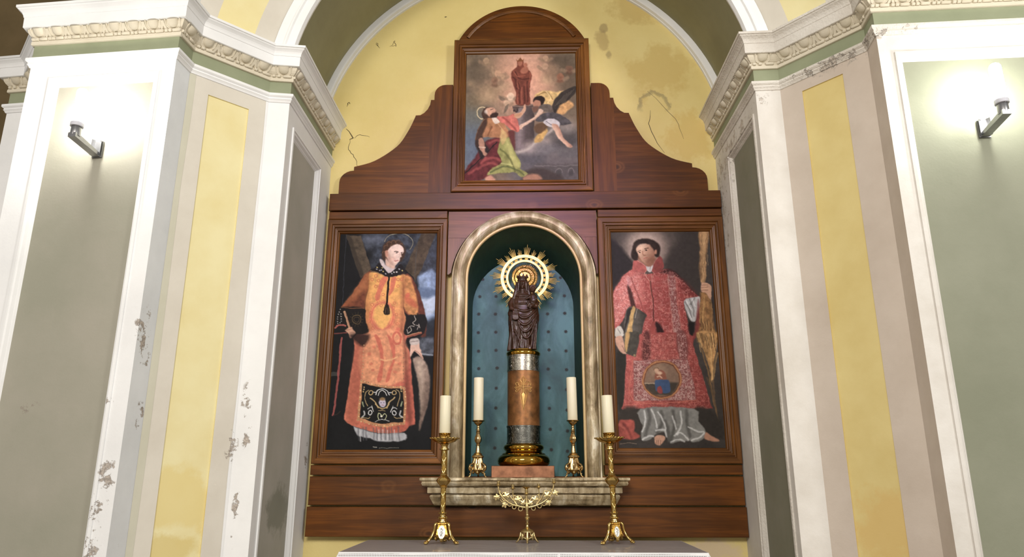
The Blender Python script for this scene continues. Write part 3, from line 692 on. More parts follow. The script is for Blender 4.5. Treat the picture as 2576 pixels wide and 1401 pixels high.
class Painter:
    """colours a canvas on a regular grid; the design is written in picture units and rectified by the four corners"""
    def __init__(s, corners, W_, H_, seed):
        s.W, s.H = W_, H_
        u, v = np.meshgrid((np.arange(W_)+.5)/W_, (np.arange(H_)+.5)/H_)   # v down
        A = []; b = []
        for (U, V), (X, Y) in zip([(0, 0), (1, 0), (1, 1), (0, 1)], corners):
            A.append([U, V, 1, 0, 0, 0, -U*X, -V*X]); b.append(X); A.append([0, 0, 0, U, V, 1, -U*Y, -V*Y]); b.append(Y)
        h = np.append(np.linalg.solve(np.array(A, float), np.array(b, float)), 1).reshape(3, 3)
        d = h[2, 0]*u+h[2, 1]*v+1
        s.X = (h[0, 0]*u+h[0, 1]*v+h[0, 2])/d; s.Y = (h[1, 0]*u+h[1, 1]*v+h[1, 2])/d
        s.rng = np.random.RandomState(seed); s.C = np.zeros((H_, W_, 3))
        s.X0, s.Y0 = s.X.copy(), s.Y.copy()
        s.warp(1.3, 14); s.view(0, 0, 1)
    def noise(s, scale, seed=None):
        """smooth value noise, cell size in picture units"""
        r = np.random.RandomState(seed) if seed is not None else s.rng
        gx = (s.X0-s.X0.min())/scale; gy = (s.Y0-s.Y0.min())/scale
        nx, ny = int(gx.max())+3, int(gy.max())+3; g = r.rand(ny, nx)
        ix, iy = gx.astype(int), gy.astype(int); fx, fy = gx-ix, gy-iy; fx = fx*fx*(3-2*fx); fy = fy*fy*(3-2*fy)
        return (g[iy, ix]*(1-fx)+g[iy, ix+1]*fx)*(1-fy)+(g[iy+1, ix]*(1-fx)+g[iy+1, ix+1]*fx)*fy
    def fbm(s, scale): return (s.noise(scale)+.5*s.noise(scale/2)+.25*s.noise(scale/4)+.12*s.noise(scale/8))/1.87
    def warp(s, amp, scale):
        s.X = s.X0+(s.noise(scale)-.5)*2*amp+(s.noise(scale/3)-.5)*amp; s.Y = s.Y0+(s.noise(scale)-.5)*2*amp+(s.noise(scale/3)-.5)*amp
    def view(s, ox, oy, sc): s.o = (ox, oy, sc)
    def T(s, pts): return np.array([(s.o[0]+x/s.o[2], s.o[1]+y/s.o[2]) for x, y in pts], float)
    def put(s, mask, col):
        c = np.asarray(col, float)
        s.C = s.C*(1-mask[..., None])+c*mask[..., None]
    def sdf(s, P, closed=True):
        d = np.full(s.X.shape, 1e9); ins = np.zeros(s.X.shape, bool); n = len(P)
        for i in range(n if closed else n-1):
            a, b = P[i], P[(i+1) % n]; e = b-a
            wx, wy = s.X-a[0], s.Y-a[1]; t_ = np.clip((wx*e[0]+wy*e[1])/max(e@e, 1e-9), 0, 1)
            d = np.minimum(d, np.hypot(wx-t_*e[0], wy-t_*e[1]))
            if closed:
                c1 = (a[1] > s.Y) != (b[1] > s.Y)
                if abs(e[1]) > 1e-9: ins ^= c1 & (s.X < e[0]*(s.Y-a[1])/e[1]+a[0])
        return np.where(ins, -d, d) if closed else d
    def sm(s, pts, k=4, closed=True): return np.array([tuple(v)[:2] for v in crom([(x, y, 0) for x, y in pts], k, closed)])
    def poly(s, pts, col, soft=1.0, alpha=1.0, smooth=True, tex=0.0, shade=None):
        P = s.T(pts); P = s.sm(P, 3) if smooth else P
        x0, y0 = P.min(0)-8-soft; x1, y1 = P.max(0)+8+soft
        m = np.zeros(s.X.shape); sel = (s.X > x0) & (s.X < x1) & (s.Y > y0) & (s.Y < y1)
        if not sel.any(): return m
        X, Y = s.X, s.Y; r = np.where(sel.any(1))[0]; c = np.where(sel.any(0))[0]; sl = (slice(r[0], r[-1]+1), slice(c[0], c[-1]+1))
        s.X, s.Y = X[sl], Y[sl]; d = s.sdf(P); s.X, s.Y = X, Y
        mm = np.clip(.5-d/soft/1.4, 0, 1)*alpha; m[sl] = mm
        col = np.asarray(col, float)
        c_ = np.broadcast_to(col, s.C.shape).copy()
        if shade:                       # painted modelling: colour runs to a second tone across the shape
            (ax, ay), (bx, by), col2 = shade; a = s.T([(ax, ay), (bx, by)]); e = a[1]-a[0]
            t_ = np.clip(((s.X-a[0][0])*e[0]+(s.Y-a[0][1])*e[1])/(e@e), 0, 1)[..., None]; c_ = c_*(1-t_)+np.asarray(col2, float)*t_
        if tex: c_ = c_*(1+tex*(s.fbm(9)[..., None]-.5)*2)
        s.C = s.C*(1-m[..., None])+c_*m[..., None]; return m
    def stroke(s, pts, wdt, col, alpha=1.0, soft=.8, smooth=True):
        P = s.T(pts); P = s.sm(P, 4, False) if smooth and len(pts) > 2 else P
        wdt = wdt/s.o[2]; x0, y0 = P.min(0)-wdt-4-soft; x1, y1 = P.max(0)+wdt+4+soft
        sel = (s.X > x0) & (s.X < x1) & (s.Y > y0) & (s.Y < y1)
        if not sel.any(): return
        X, Y = s.X, s.Y; r = np.where(sel.any(1))[0]; c = np.where(sel.any(0))[0]; sl = (slice(r[0], r[-1]+1), slice(c[0], c[-1]+1))
        s.X, s.Y = X[sl], Y[sl]; d = s.sdf(P, False); s.X, s.Y = X, Y
        m = np.zeros(s.X.shape); m[sl] = np.clip((wdt/2-d)/soft+.5, 0, 1)*alpha; s.put(m, col)
    def ell(s, cx, cy, rx, ry, col, soft=1.0, alpha=1.0, rot=0):
        c = s.T([(cx, cy)])[0]; rx /= s.o[2]; ry /= s.o[2]; X, Y = s.X-c[0], s.Y-c[1]
        if rot: a = math.radians(rot); X, Y = X*math.cos(a)+Y*math.sin(a), -X*math.sin(a)+Y*math.cos(a)
        d = (np.hypot(X/rx, Y/ry)-1)*min(rx, ry); m = np.clip(.5-d/soft/1.4, 0, 1)*alpha; s.put(m, col); return m
    def ringe(s, cx, cy, rx, ry, wdt, col, alpha=1.0, a0=0, a1=360):
        s.stroke([(cx+rx*math.cos(math.radians(a0+(a1-a0)*k/20)), cy+ry*math.sin(math.radians(a0+(a1-a0)*k/20))) for k in range(21)], wdt, col, alpha, smooth=False)
    def trace(s, pts, scale, width, col, alpha):
        """woven arabesque: thin level lines of smooth noise inside an outline"""
        P = s.T(pts); d = s.sdf(P); m = np.clip(.5-d/2, 0, 1)
        a = s.noise(scale)+.35*s.noise(scale*.45); b = s.noise(scale*.8)+.35*s.noise(scale*.4)
        l = np.maximum(np.exp(-((a-.68)/width)**2), np.exp(-((b-.68)/width)**2)); s.put(m*l*alpha, col)
    def dots(s, pts, n, r, col):
        P = [Vector((x, y)) for x, y in pts]; L = [0]
        for i in range(len(P)-1): L.append(L[-1]+(P[i+1]-P[i]).length)
        for k in range(n):
            q = L[-1]*k/(n-1); i = max(j for j in range(len(P)-1) if L[j] <= q+1e-6); p = P[i].lerp(P[i+1], (q-L[i])/max(L[i+1]-L[i], 1e-6)); s.ell(p.x, p.y, r, r, col, .7)
    def finish(s, root, x0, x1, z0_, z1_, y, gain):
        s.C *= (1+.10*(s.fbm(6)[..., None]-.5)*2)
        W_, H_ = s.W, s.H
        # grid of small quads; colours sit on the corners
        C = np.pad(s.C, ((0, 1), (0, 1), (0, 0)), mode='edge')
        L = Vector(root.location)
        gx, gz = np.meshgrid(np.linspace(x0, x1, W_+1)-L.x, np.linspace(z1_, z0_, H_+1)-L.z)
        co = np.stack([gx, np.full_like(gx, y-L.y), gz], -1).reshape(-1, 3)
        i = (np.arange(H_)[:, None]*(W_+1)+np.arange(W_)[None]).ravel()
        fa = np.stack([i, i+W_+1, i+W_+2, i+1], 1).ravel()
        me = bpy.data.meshes.new('canvas'); me.vertices.add(len(co)); me.vertices.foreach_set('co', co.ravel())
        me.loops.add(len(fa)); me.loops.foreach_set('vertex_index', fa.astype(np.int32))
        me.polygons.add(W_*H_); me.polygons.foreach_set('loop_start', (np.arange(W_*H_)*4).astype(np.int32))
        me.update(calc_edges=True)
        ca = me.color_attributes.new('print', 'FLOAT_COLOR', 'POINT')
        lin = np.clip(s2l(np.clip(C, 0, 255))**1.05*gain, 0, .9); lin = lin*.88+.12*lin.mean(-1, keepdims=True); ca.data.foreach_set('color', np.concatenate([lin, np.ones(lin.shape[:2]+(1,))], -1).ravel().astype(np.float32))
        me.materials.append(M['print']); o = bpy.data.objects.new('canvas', me); COL.objects.link(o); o.parent = root
        return o
GAIN = 1.0

def paint_left():
    p = Painter([(853, 586), (1095, 587), (1086, 1131), (822, 1130)], 250, 540, 3)
    p.C[:] = (27, 28, 31)
    p.view(820, 560, 4.671)
    n = p.fbm(40)[..., None]
    p.C += (n-.5)*10
    p.poly([(420, 130), (1000, 130), (1000, 420), (880, 520), (540, 560), (530, 330), (440, 300)], (62, 68, 80), 14, .95, tex=.5)
    p.poly([(450, 155), (640, 150), (690, 180), (600, 215), (520, 260), (450, 250)], (112, 120, 138), 14, .7)
    p.poly([(1040, 120), (1290, 120), (1290, 700), (1040, 700)], (66, 72, 84), 10, .9, tex=.4)
    p.poly([(1075, 630), (1290, 600), (1280, 1180), (1170, 1160), (1110, 900)], (136, 158, 190), 5, 1, tex=.25)
    p.poly([(1110, 880), (1180, 900), (1280, 860), (1280, 1010), (1190, 1100), (1150, 1030)], (196, 212, 232), 7, .85)
    p.poly([(1080, 760), (1290, 800), (1280, 860), (1110, 880)], (92, 112, 142), 6, .8)
    p.poly([(1150, 1190), (1290, 1130), (1290, 1401), (1100, 1401)], (44, 50, 60), 8, .95)
    p.poly([(225, 140), (395, 150), (525, 545), (400, 640)], (84, 73, 60), 1.5, smooth=False, tex=.3)
    p.poly([(225, 140), (270, 140), (440, 600), (400, 640)], (62, 54, 46), 2.5, .8, smooth=False)
    p.poly([(1105, 115), (1275, 115), (1090, 580), (1040, 690), (1010, 640), (915, 545)], (80, 68, 54), 1.5, smooth=False, tex=.3)
    p.stroke([(232, 130), (205, 500), (195, 980)], 7, (62, 66, 76), .8); p.stroke([(1052, 120), (1045, 400), (1022, 840)], 7, (78, 82, 90), .6)
    p.ringe(840, 240, 165, 115, 7, (158, 150, 122), .9, 190, 400)
    # head
    p.poly([(645, 300), (690, 235), (790, 205), (880, 235), (912, 300), (915, 380), (880, 440), (850, 460), (700, 440), (650, 430)], (74, 52, 40), 3)
    for (x, y, r) in [(690, 290, 26), (730, 250, 28), (780, 232, 26), (830, 228, 24), (700, 340, 22), (870, 262, 22), (760, 275, 20), (668, 345, 18)]:
        p.ringe(x, y, r, r*.8, 10, (120, 86, 60), .6, 150, 330)
    p.poly([(700, 330), (752, 280), (800, 250), (858, 256), (892, 300), (893, 350), (872, 372), (878, 400), (858, 415), (850, 445), (826, 480), (790, 505), (745, 480), (708, 420), (690, 370)], (228, 198, 182), 2, shade=((720, 420), (880, 300), (238, 212, 200)))
    p.poly([(700, 350), (740, 400), (790, 500), (745, 490), (705, 430)], (176, 136, 118), 6, .7)
    p.poly([(676, 330), (705, 325), (712, 390), (690, 400)], (196, 140, 116), 2, .9)
    p.stroke([(785, 342), (808, 335), (832, 346)], 9, (70, 48, 40), .9); p.stroke([(866, 352), (882, 345)], 8, (80, 56, 46), .9); p.ell(812, 352, 10, 6, (44, 34, 32)); p.ell(874, 360, 7, 5, (50, 38, 34))
    p.stroke([(850, 350), (860, 386), (842, 402)], 5, (198, 150, 132), .8); p.stroke([(794, 443), (813, 449), (834, 441)], 9, (190, 112, 102), .9); p.stroke([(796, 438), (813, 440), (832, 434)], 3, (120, 64, 60), .7)
    p.ell(780, 420, 22, 20, (226, 176, 160), 6, .6)
    p.poly([(690, 420), (760, 490), (800, 505), (790, 545), (740, 560), (690, 500)], (214, 178, 160), 3)
    # collar
    p.poly([(615, 425), (655, 440), (700, 505), (790, 540), (860, 480), (850, 520), (735, 590), (690, 560), (620, 470)], (206, 192, 192), 2)
    p.poly([(600, 475), (560, 525), (515, 560), (600, 585), (720, 638), (900, 600), (925, 572), (865, 478), (800, 545), (730, 595), (680, 545), (630, 480)], (34, 30, 33), 2)
    for (x, y) in [(590, 515), (620, 560), (650, 525), (660, 575), (690, 600), (765, 595), (790, 580), (820, 580), (850, 545), (880, 560), (640, 555), (585, 540)]:
        p.ell(x, y, 9, 8, random.choice([(214, 208, 206), (196, 178, 110), (170, 168, 176)]), .8)
    p.stroke([(515, 562), (600, 588), (722, 640), (900, 604)], 8, (150, 118, 88), .9)
    # robe: sleeves, body
    p.poly([(520, 566), (445, 605), (390, 690), (300, 830), (205, 950), (170, 1000), (300, 1010), (440, 1000), (470, 860), (500, 700)], (150, 84, 52), 2, tex=.25, shade=((300, 800), (480, 900), (104, 58, 42)))
    p.poly([(450, 620), (500, 600), (470, 760), (330, 870), (240, 940), (330, 800)], (196, 126, 76), 10, .6)
    p.poly([(925, 600), (990, 640), (1050, 740), (1110, 890), (1160, 1080), (1170, 1320), (1090, 1310), (1075, 1060), (980, 1090), (905, 1010), (890, 760)], (104, 56, 44), 2, tex=.25)
    p.poly([(905, 640), (975, 640), (1040, 820), (1075, 1050), (985, 1085), (910, 980), (900, 760)], (204, 140, 82), 3, tex=.25)
    p.poly([(915, 850), (1010, 900), (1060, 960), (1050, 1000), (930, 930)], (190, 92, 66), 5, .75); p.poly([(930, 830), (970, 825), (975, 865), (925, 870)], (206, 100, 76), 2, .8)
    body = [(505, 585), (600, 590), (720, 640), (900, 605), (915, 650), (895, 780), (905, 1000), (915, 1401), (360, 1401), (400, 1300), (450, 1290), (470, 1150), (455, 1000), (485, 800), (500, 680)]
    p.poly(body, (232, 172, 94), 2, tex=.14, shade=((690, 800), (690, 1300), (226, 142, 104)))
    p.poly([(485, 640), (520, 640), (500, 900), (520, 1200), (480, 1300), (455, 1000)], (176, 112, 60), 8, .6)
    p.poly([(870, 640), (915, 640), (905, 1000), (915, 1401), (850, 1401), (880, 1000)], (150, 88, 60), 7, .65)
    pk = (216, 112, 88)
    p.poly([(650, 640), (712, 650), (645, 800), (622, 890), (570, 896), (600, 760)], pk, 1.5, .85); p.poly([(765, 640), (815, 640), (785, 780), (728, 850), (750, 700)], pk, 1.5, .85)
    for r_, w_ in (((128, 160), 22), ((150, 182), 8), ((105, 138), 6)):
        p.ringe(658, 1090, r_[0], r_[1], w_, pk, .8)
    p.poly([(560, 1010), (660, 960), (760, 1020), (755, 1130), (660, 1240), (570, 1140)], (240, 184, 100), 4, .9)
    for (x, y) in [(535, 660), (580, 620), (610, 672), (580, 740), (835, 660), (875, 660), (835, 740), (665, 840), (535, 960), (520, 1050), (510, 1150), (545, 1235), (800, 940), (822, 1080), (790, 1000), (830, 1180), (640, 970), (600, 905)]:
        p.ringe(x, y, 16, 16, 7, (204, 108, 76), .85)
    p.poly([(830, 1230), (870, 1250), (830, 1330), (780, 1401), (710, 1401), (790, 1320)], pk, 2, .75); p.poly([(620, 1290), (660, 1300), (720, 1401), (650, 1401)], pk, 2, .7)
    p.stroke([(725, 635), (718, 760), (708, 960)], 22, (42, 26, 22)); p.poly([(690, 965), (728, 965), (745, 1070), (672, 1065)], (40, 30, 24), 1.5); p.stroke([(700, 1000), (690, 1060)], 6, (140, 110, 70), .7); p.stroke([(720, 1000), (728, 1060)], 6, (120, 92, 60), .7)
    # cuffs and left hand
    p.poly([(170, 985), (440, 995), (450, 1080), (500, 1250), (470, 1300), (330, 1310), (110, 1190), (140, 1060)], (30, 27, 27), 2)
    p.ringe(355, 1130, 50, 55, 9, (112, 92, 58), .8); p.ringe(355, 1130, 30, 34, 6, (96, 76, 48), .8)
    for k in range(14): a = k*PI/7; p.stroke([(355+62*math.cos(a), 1130+66*math.sin(a)), (355+82*math.cos(a), 1130+86*math.sin(a))], 4, (96, 80, 50), .7, smooth=False)
    p.stroke([(180, 985), (300, 1000), (440, 995)], 12, (128, 82, 56), .8)
    p.dots([(165, 1010), (140, 1100), (135, 1170), (180, 1160), (175, 1060)], 12, 7, (142, 140, 138))
    p.stroke([(108, 1225), (150, 1188), (230, 1200)], 18, (168, 92, 84)); p.stroke([(100, 1290), (240, 1285)], 14, (120, 64, 60))
    p.stroke([(212, 1040), (245, 1130), (275, 1220)], 26, (184, 142, 112)); p.stroke([(225, 1050), (255, 1130), (285, 1215)], 6, (120, 84, 64), .8)
    p.poly([(228, 1250), (300, 1215), (315, 1245), (350, 1285), (335, 1310), (292, 1352), (268, 1300), (230, 1265)], (206, 158, 132), 2); p.stroke([(240, 1258), (305, 1240)], 5, (120, 76, 60), .8); p.stroke([(275, 1290), (330, 1280)], 5, (120, 76, 60), .7)
    # right cuff
    p.poly([(940, 1110), (1060, 1080), (1160, 1085), (1172, 1200), (1120, 1320), (925, 1345)], (28, 27, 29), 2)
    for a_ in ([(1030, 1090), (1045, 1140), (1010, 1170), (1040, 1200)], [(960, 1240), (990, 1210), (1030, 1215)], [(985, 1230), (1000, 1270), (960, 1300)], [(1060, 1200), (1085, 1215), (1070, 1250)], [(1080, 1190), (1100, 1230)], [(950, 1255), (955, 1290)]):
        p.stroke(a_, 9, (188, 178, 168), .85)
    p.stroke([(930, 1345), (1030, 1320), (1115, 1290)], 22, (150, 84, 66)); p.stroke([(935, 1332), (1030, 1306), (1112, 1280)], 7, (200, 150, 110))
    # lower half
    p.view(820, 840, 4.119)
    p.poly([(950, 60), (1110, 40), (1110, 210), (980, 200)], (92, 98, 110), 5, .9, tex=.4); p.stroke([(990, 205), (1100, 215)], 16, (150, 158, 170), .8); p.stroke([(60, 410), (130, 400)], 44, (72, 72, 70), .8)
    low = [(322, 0), (810, 0), (815, 100), (870, 190), (892, 460), (915, 700), (930, 890), (925, 935), (865, 950), (800, 1015), (560, 1025), (330, 955), (200, 880), (228, 650), (262, 400), (300, 150)]
    p.poly(low, (206, 118, 92), 2, tex=.16, shade=((250, 500), (880, 700), (188, 98, 80)))
    p.poly([(395, 0), (800, 0), (800, 480), (380, 480)], (224, 154, 112), 5, .9, tex=.18)
    p.poly([(800, 0), (830, 120), (860, 500), (900, 900), (850, 900), (815, 500)], (120, 62, 52), 6, .7); p.poly([(300, 150), (390, 60), (400, 200), (370, 480), (330, 880), (230, 860), (270, 400)], (172, 92, 72), 7, .55)
    p.poly([(250, 0), (450, 0), (400, 120), (320, 90)], (38, 26, 26), 6, .85)
    pk = (202, 100, 80)
    p.poly([(520, 0), (570, 80), (600, 250), (575, 470), (530, 470), (570, 300), (540, 120), (500, 20)], pk, 2, .8); p.poly([(630, 0), (700, 80), (720, 200), (660, 470), (620, 470), (690, 250), (660, 100)], pk, 2, .8); p.ringe(735, 40, 40, 60, 20, pk, .8)
    p.stroke([(570, 255), (640, 270), (740, 235)], 14, (230, 176, 126), .8)
    for (x, y) in [(490, 370), (470, 300), (720, 390), (760, 300), (450, 200), (500, 130)]: p.ell(x, y, 18, 16, pk, 2, .5)
    # embroidered apparel
    p.poly([(362, 470), (600, 530), (820, 545), (840, 700), (828, 930), (600, 965), (470, 930), (325, 885), (345, 700)], (196, 138, 96), 2, smooth=False, tex=.2)
    p.poly([(380, 505), (600, 555), (795, 565), (812, 700), (806, 905), (600, 925), (470, 900), (358, 858), (370, 700)], (24, 25, 27), 1.5, smooth=False)
    for a_ in ([(345, 880), (355, 680), (368, 480)], [(368, 478), (600, 540), (815, 552)], [(822, 560), (828, 740), (818, 920)], [(335, 890), (470, 930), (600, 948), (815, 925)]): p.dots(a_, 13, 7, (226, 190, 140)); p.dots(a_, 7, 4, (80, 50, 40))
    p.dots([(395, 110), (390, 260), (375, 470)], 12, 7, (192, 148, 110)); p.dots([(800, 200), (805, 540)], 9, 6, (150, 110, 84))
    wt = (206, 206, 208); gd = (196, 168, 118)
    p.ell(590, 708, 36, 50, (196, 186, 206), 2); p.ell(590, 668, 30, 16, (150, 120, 80), 2); p.ell(576, 706, 6, 4, (70, 60, 90)); p.ell(604, 706, 6, 4, (70, 60, 90)); p.stroke([(580, 735), (600, 735)], 5, (150, 80, 90))
    for sg in (-1, 1):
        X_ = lambda x: 590+sg*(590-x)
        p.stroke([(X_(545), 760), (X_(515), 700), (X_(470), 660)] if sg < 0 else [(X_(545), 760), (X_(520), 705), (X_(465), 650)], 12, gd, .9); p.stroke([(590, 775), (X_(550), 755), (X_(520), 720)], 12, gd, .9)
        p.stroke([(X_(520), 625), (X_(545), 580), (590, 565)], 9, wt); p.stroke([(X_(545), 630), (X_(560), 600), (590, 580)], 8, wt); p.stroke([(X_(520), 602), (X_(490), 600)], 8, wt)
        p.ringe(X_(472), 605, 22, 20, 9, gd); p.stroke([(X_(450), 575), (X_(415), 600), (X_(410), 670), (X_(440), 740)], 9, gd, .8)
        p.stroke([(X_(440), 770), (X_(480), 755), (X_(500), 800)], 8, wt, .9); p.ringe(X_(465), 810, 18, 22, 9, wt); p.stroke([(X_(480), 740), (X_(490), 780)], 7, wt, .8)
        p.stroke([(590, 850), (X_(560), 820), (X_(545), 850), (X_(560), 880)], 8, (186, 190, 150)); p.stroke([(590, 790), (X_(555), 795)], 7, gd, .8); p.stroke([(X_(520), 900), (X_(550), 885), (590, 880)], 7, wt, .8)
        p.stroke([(X_(400), 790), (X_(410), 830), (X_(380), 860)], 16, wt, .8); p.stroke([(X_(380), 860), (X_(440), 870), (X_(470), 850)], 8, gd, .8); p.dots([(X_(385), 700), (X_(400), 740)], 5, 7, (150, 160, 130)); p.dots([(X_(400), 545), (X_(395), 590)], 3, 8, gd)
    p.ell(580, 848, 11, 11, (220, 216, 200))
    # hem of the alb
    p.poly([(298, 950), (330, 1030), (360, 1048), (400, 1060), (470, 1080), (540, 1105), (640, 1115), (700, 1108), (830, 1095), (820, 1020), (560, 1030), (330, 958)], (176, 177, 184), 2.5)
    for x in (345, 395, 425, 500, 535, 580, 620, 660, 690, 760): p.stroke([(x, 965), (x+8, 1090)], 14, (92, 92, 100), .55, soft=3)
    for x in (365, 560, 600, 640, 720): p.stroke([(x, 990), (x+4, 1100)], 12, (216, 216, 222), .6, soft=2)
    # right hand, pale stone wheel
    p.poly([(900, 250), (975, 232), (1045, 320), (1078, 470), (1065, 690), (1005, 920), (968, 992), (982, 760), (948, 470), (915, 330)], (164, 142, 128), 3, tex=.25, shade=((930, 500), (1080, 600), (120, 100, 90)))
    p.poly([(935, 280), (985, 270), (1010, 400), (1005, 700), (985, 800), (975, 500)], (196, 176, 158), 8, .6)
    p.poly([(880, 100), (958, 88), (968, 150), (1008, 252), (985, 240), (940, 200), (905, 180), (878, 240), (868, 190)], (222, 182, 162), 2)
    p.stroke([(915, 170), (960, 200), (1000, 245)], 7, (160, 110, 94), .7); p.poly([(872, 55), (948, 40), (960, 95), (880, 112)], (196, 184, 178), 2); p.stroke([(876, 80), (952, 66)], 6, (110, 96, 92), .8)
    p.stroke([(165, 30), (150, 180), (135, 400), (105, 700), (80, 830)], 22, (150, 78, 76)); p.stroke([(85, 832), (130, 820), (155, 795)], 10, (70, 48, 44), .7)
    p.dots([(505, 1168), (535, 1172)], 4, 5, (160, 158, 150)); p.dots([(565, 1178), (760, 1172)], 16, 4, (150, 148, 140))
    return p

def paint_right():
    p = Painter([(1536, 582), (1784, 581), (1828, 1126), (1560, 1126)], 250, 535, 5)
    p.C[:] = (66, 60, 57); p.C *= (.8+.4*p.fbm(60)[..., None])
    p.view(1510, 560, 4.669)
    p.ell(560, 300, 330, 300, (128, 114, 106), 45, .75); p.ell(545, 290, 205, 190, (206, 182, 166), 26, .85)
    p.poly([(100, 170), (190, 220), (420, 480), (300, 640), (100, 800)], (46, 41, 42), 6, .95, smooth=False); p.poly([(760, 480), (900, 240), (1160, 100), (1160, 900), (900, 700)], (62, 56, 53), 12, .85)
    # wheat / palm
    p.poly([(1160, 90), (1275, 90), (1250, 420), (1238, 700), (1195, 720), (1165, 560), (1172, 300)], (160, 124, 86), 3, tex=.3)
    p.poly([(1200, 90), (1240, 90), (1235, 500), (1215, 700), (1200, 400)], (200, 160, 112), 4, .8)
    p.poly([(1185, 820), (1290, 880), (1330, 1150), (1360, 1401), (1150, 1401), (1155, 1100)], (150, 110, 66), 4, tex=.35)
    for k in range(26):
        x = 1165+random.random()*100; y = 100+random.random()*450; p.stroke([(x, y), (x+random.uniform(-30, 20), y+130)], 5, random.choice([(208, 172, 124), (120, 92, 64), (92, 70, 50)]), .55, smooth=False)
    # robe
    rb = [(390, 545), (480, 590), (600, 600), (760, 545), (870, 575), (960, 660), (1060, 780), (1170, 880), (1080, 880), (985, 920), (1010, 1050), (1045, 1200), (1085, 1410), (440, 1410), (540, 1100), (420, 1000), (375, 985), (330, 1040), (240, 1200), (185, 1240), (172, 1000), (158, 830), (220, 710), (290, 610)]
    p.poly(rb, (186, 96, 90), 2, tex=.12, shade=((250, 800), (1000, 900), (150, 66, 62)))
    p.poly([(300, 620), (380, 580), (480, 620), (520, 900), (470, 960), (380, 900), (340, 740), (330, 980), (200, 1180), (180, 900), (210, 750)], (210, 130, 122), 10, .65)
    p.poly([(700, 585), (790, 545), (870, 560), (960, 650), (1010, 730), (900, 640), (800, 600)], (66, 36, 36), 4, .9); p.poly([(960, 660), (1170, 880), (1060, 860), (960, 780)], (104, 44, 42), 9, .7)
    # damask tracery
    pa = (222, 150, 138)
    p.trace(rb, 9, .045, (226, 158, 146), .62); p.trace(rb, 4.5, .06, (150, 66, 62), .35); p.trace([(160, 830), (290, 620), (380, 600), (480, 640), (430, 980), (330, 1000), (190, 1220)], 7, .05, (238, 190, 180), .55)
    p.poly([(790, 610), (885, 615), (900, 900), (985, 1410), (880, 1410), (835, 1000)], (140, 84, 82), 3, .75)
    p.trace([(795, 612), (882, 616), (900, 900), (980, 1405), (884, 1405), (838, 1000)], 6, .07, (202, 166, 158), .8)
    p.stroke([(795, 610), (838, 1000), (880, 1400)], 7, (206, 140, 124), .7); p.stroke([(885, 615), (930, 1000), (985, 1400)], 7, (206, 130, 116), .7)
    p.poly([(330, 720), (365, 780), (425, 980), (400, 1010), (372, 985), (340, 850)], (66, 38, 36), 3, .9); p.stroke([(370, 640), (430, 800), (500, 980), (545, 1090)], 14, (132, 62, 58), .7, soft=3); p.stroke([(340, 650), (350, 720)], 40, (206, 168, 176), .4, soft=6)
    # collar, head
    p.poly([(400, 440), (440, 430), (540, 505), (552, 555), (520, 592), (440, 575), (385, 545)], (178, 94, 88), 2, tex=.2); p.poly([(618, 505), (690, 395), (725, 410), (755, 520), (700, 575), (640, 592), (612, 560)], (148, 72, 68), 2, tex=.2)
    p.stroke([(440, 440), (540, 510), (552, 555), (522, 590)], 6, (216, 150, 138), .8); p.stroke([(688, 400), (622, 505), (614, 560), (640, 590)], 6, (196, 126, 114), .8)
    p.poly([(545, 495), (622, 492), (618, 545), (600, 580), (560, 560)], (204, 200, 196), 2); p.stroke([(600, 500), (590, 560)], 8, (120, 112, 108), .6)
    p.poly([(430, 400), (470, 380), (640, 400), (660, 430), (615, 500), (545, 500)], (150, 104, 82), 3)
    p.poly([(385, 420), (372, 340), (395, 250), (450, 200), (540, 182), (630, 205), (695, 260), (710, 330), (690, 400), (640, 380), (600, 300), (500, 250), (440, 300), (450, 430)], (50, 38, 33), 3, tex=.3)
    p.poly([(428, 300), (462, 262), (530, 245), (590, 262), (630, 310), (650, 350), (640, 410), (606, 465), (560, 488), (520, 470), (470, 410), (440, 360)], (216, 176, 148), 2.5, shade=((470, 330), (640, 400), (152, 106, 84)))
    p.ell(490, 285, 36, 24, (236, 204, 180), 8, .6); p.ell(660, 340, 16, 26, (184, 132, 106), 2)
    p.stroke([(446, 335), (480, 322)], 8, (70, 46, 38), .8); p.stroke([(525, 305), (570, 292)], 9, (64, 42, 34), .8); p.ell(466, 350, 11, 7, (50, 36, 32)); p.ell(545, 318, 12, 8, (46, 34, 30)); p.stroke([(500, 335), (512, 380), (535, 382)], 10, (170, 118, 94), .9); p.ell(527, 384, 8, 4, (130, 86, 70), 2, .6)
    p.stroke([(520, 421), (545, 414), (566, 407)], 9, (176, 104, 90), .85); p.stroke([(526, 432), (548, 428), (562, 420)], 6, (196, 140, 118), .6); p.poly([(560, 420), (640, 380), (630, 430), (590, 475), (550, 480)], (134, 90, 70), 8, .7)
    # cord with tassel
    p.stroke([(525, 592), (560, 650), (590, 690)], 9, (206, 146, 130)); p.stroke([(640, 592), (615, 650), (592, 690)], 9, (176, 112, 100)); p.stroke([(592, 690), (615, 850), (632, 1000), (635, 1170)], 15, (100, 50, 46)); p.stroke([(588, 690), (608, 850), (624, 1000)], 6, (190, 120, 106), .8)
    p.poly([(655, 1165), (700, 1180), (752, 1270), (772, 1335), (690, 1330), (665, 1240)], (50, 28, 28), 4); p.poly([(620, 1160), (655, 1170), (660, 1300), (585, 1290)], (156, 72, 66), 4, .8)
    # left sleeve, book
    p.poly([(190, 1240), (240, 1212), (290, 1280), (280, 1330), (190, 1350)], (206, 202, 192), 2); p.stroke([(215, 1240), (250, 1300)], 10, (120, 114, 106), .6)
    p.poly([(325, 1020), (385, 985), (545, 1072), (530, 1150), (450, 1410), (280, 1410), (300, 1300), (290, 1180)], (104, 99, 92), 2, tex=.2, shade=((380, 1200), (520, 1200), (72, 66, 60)))
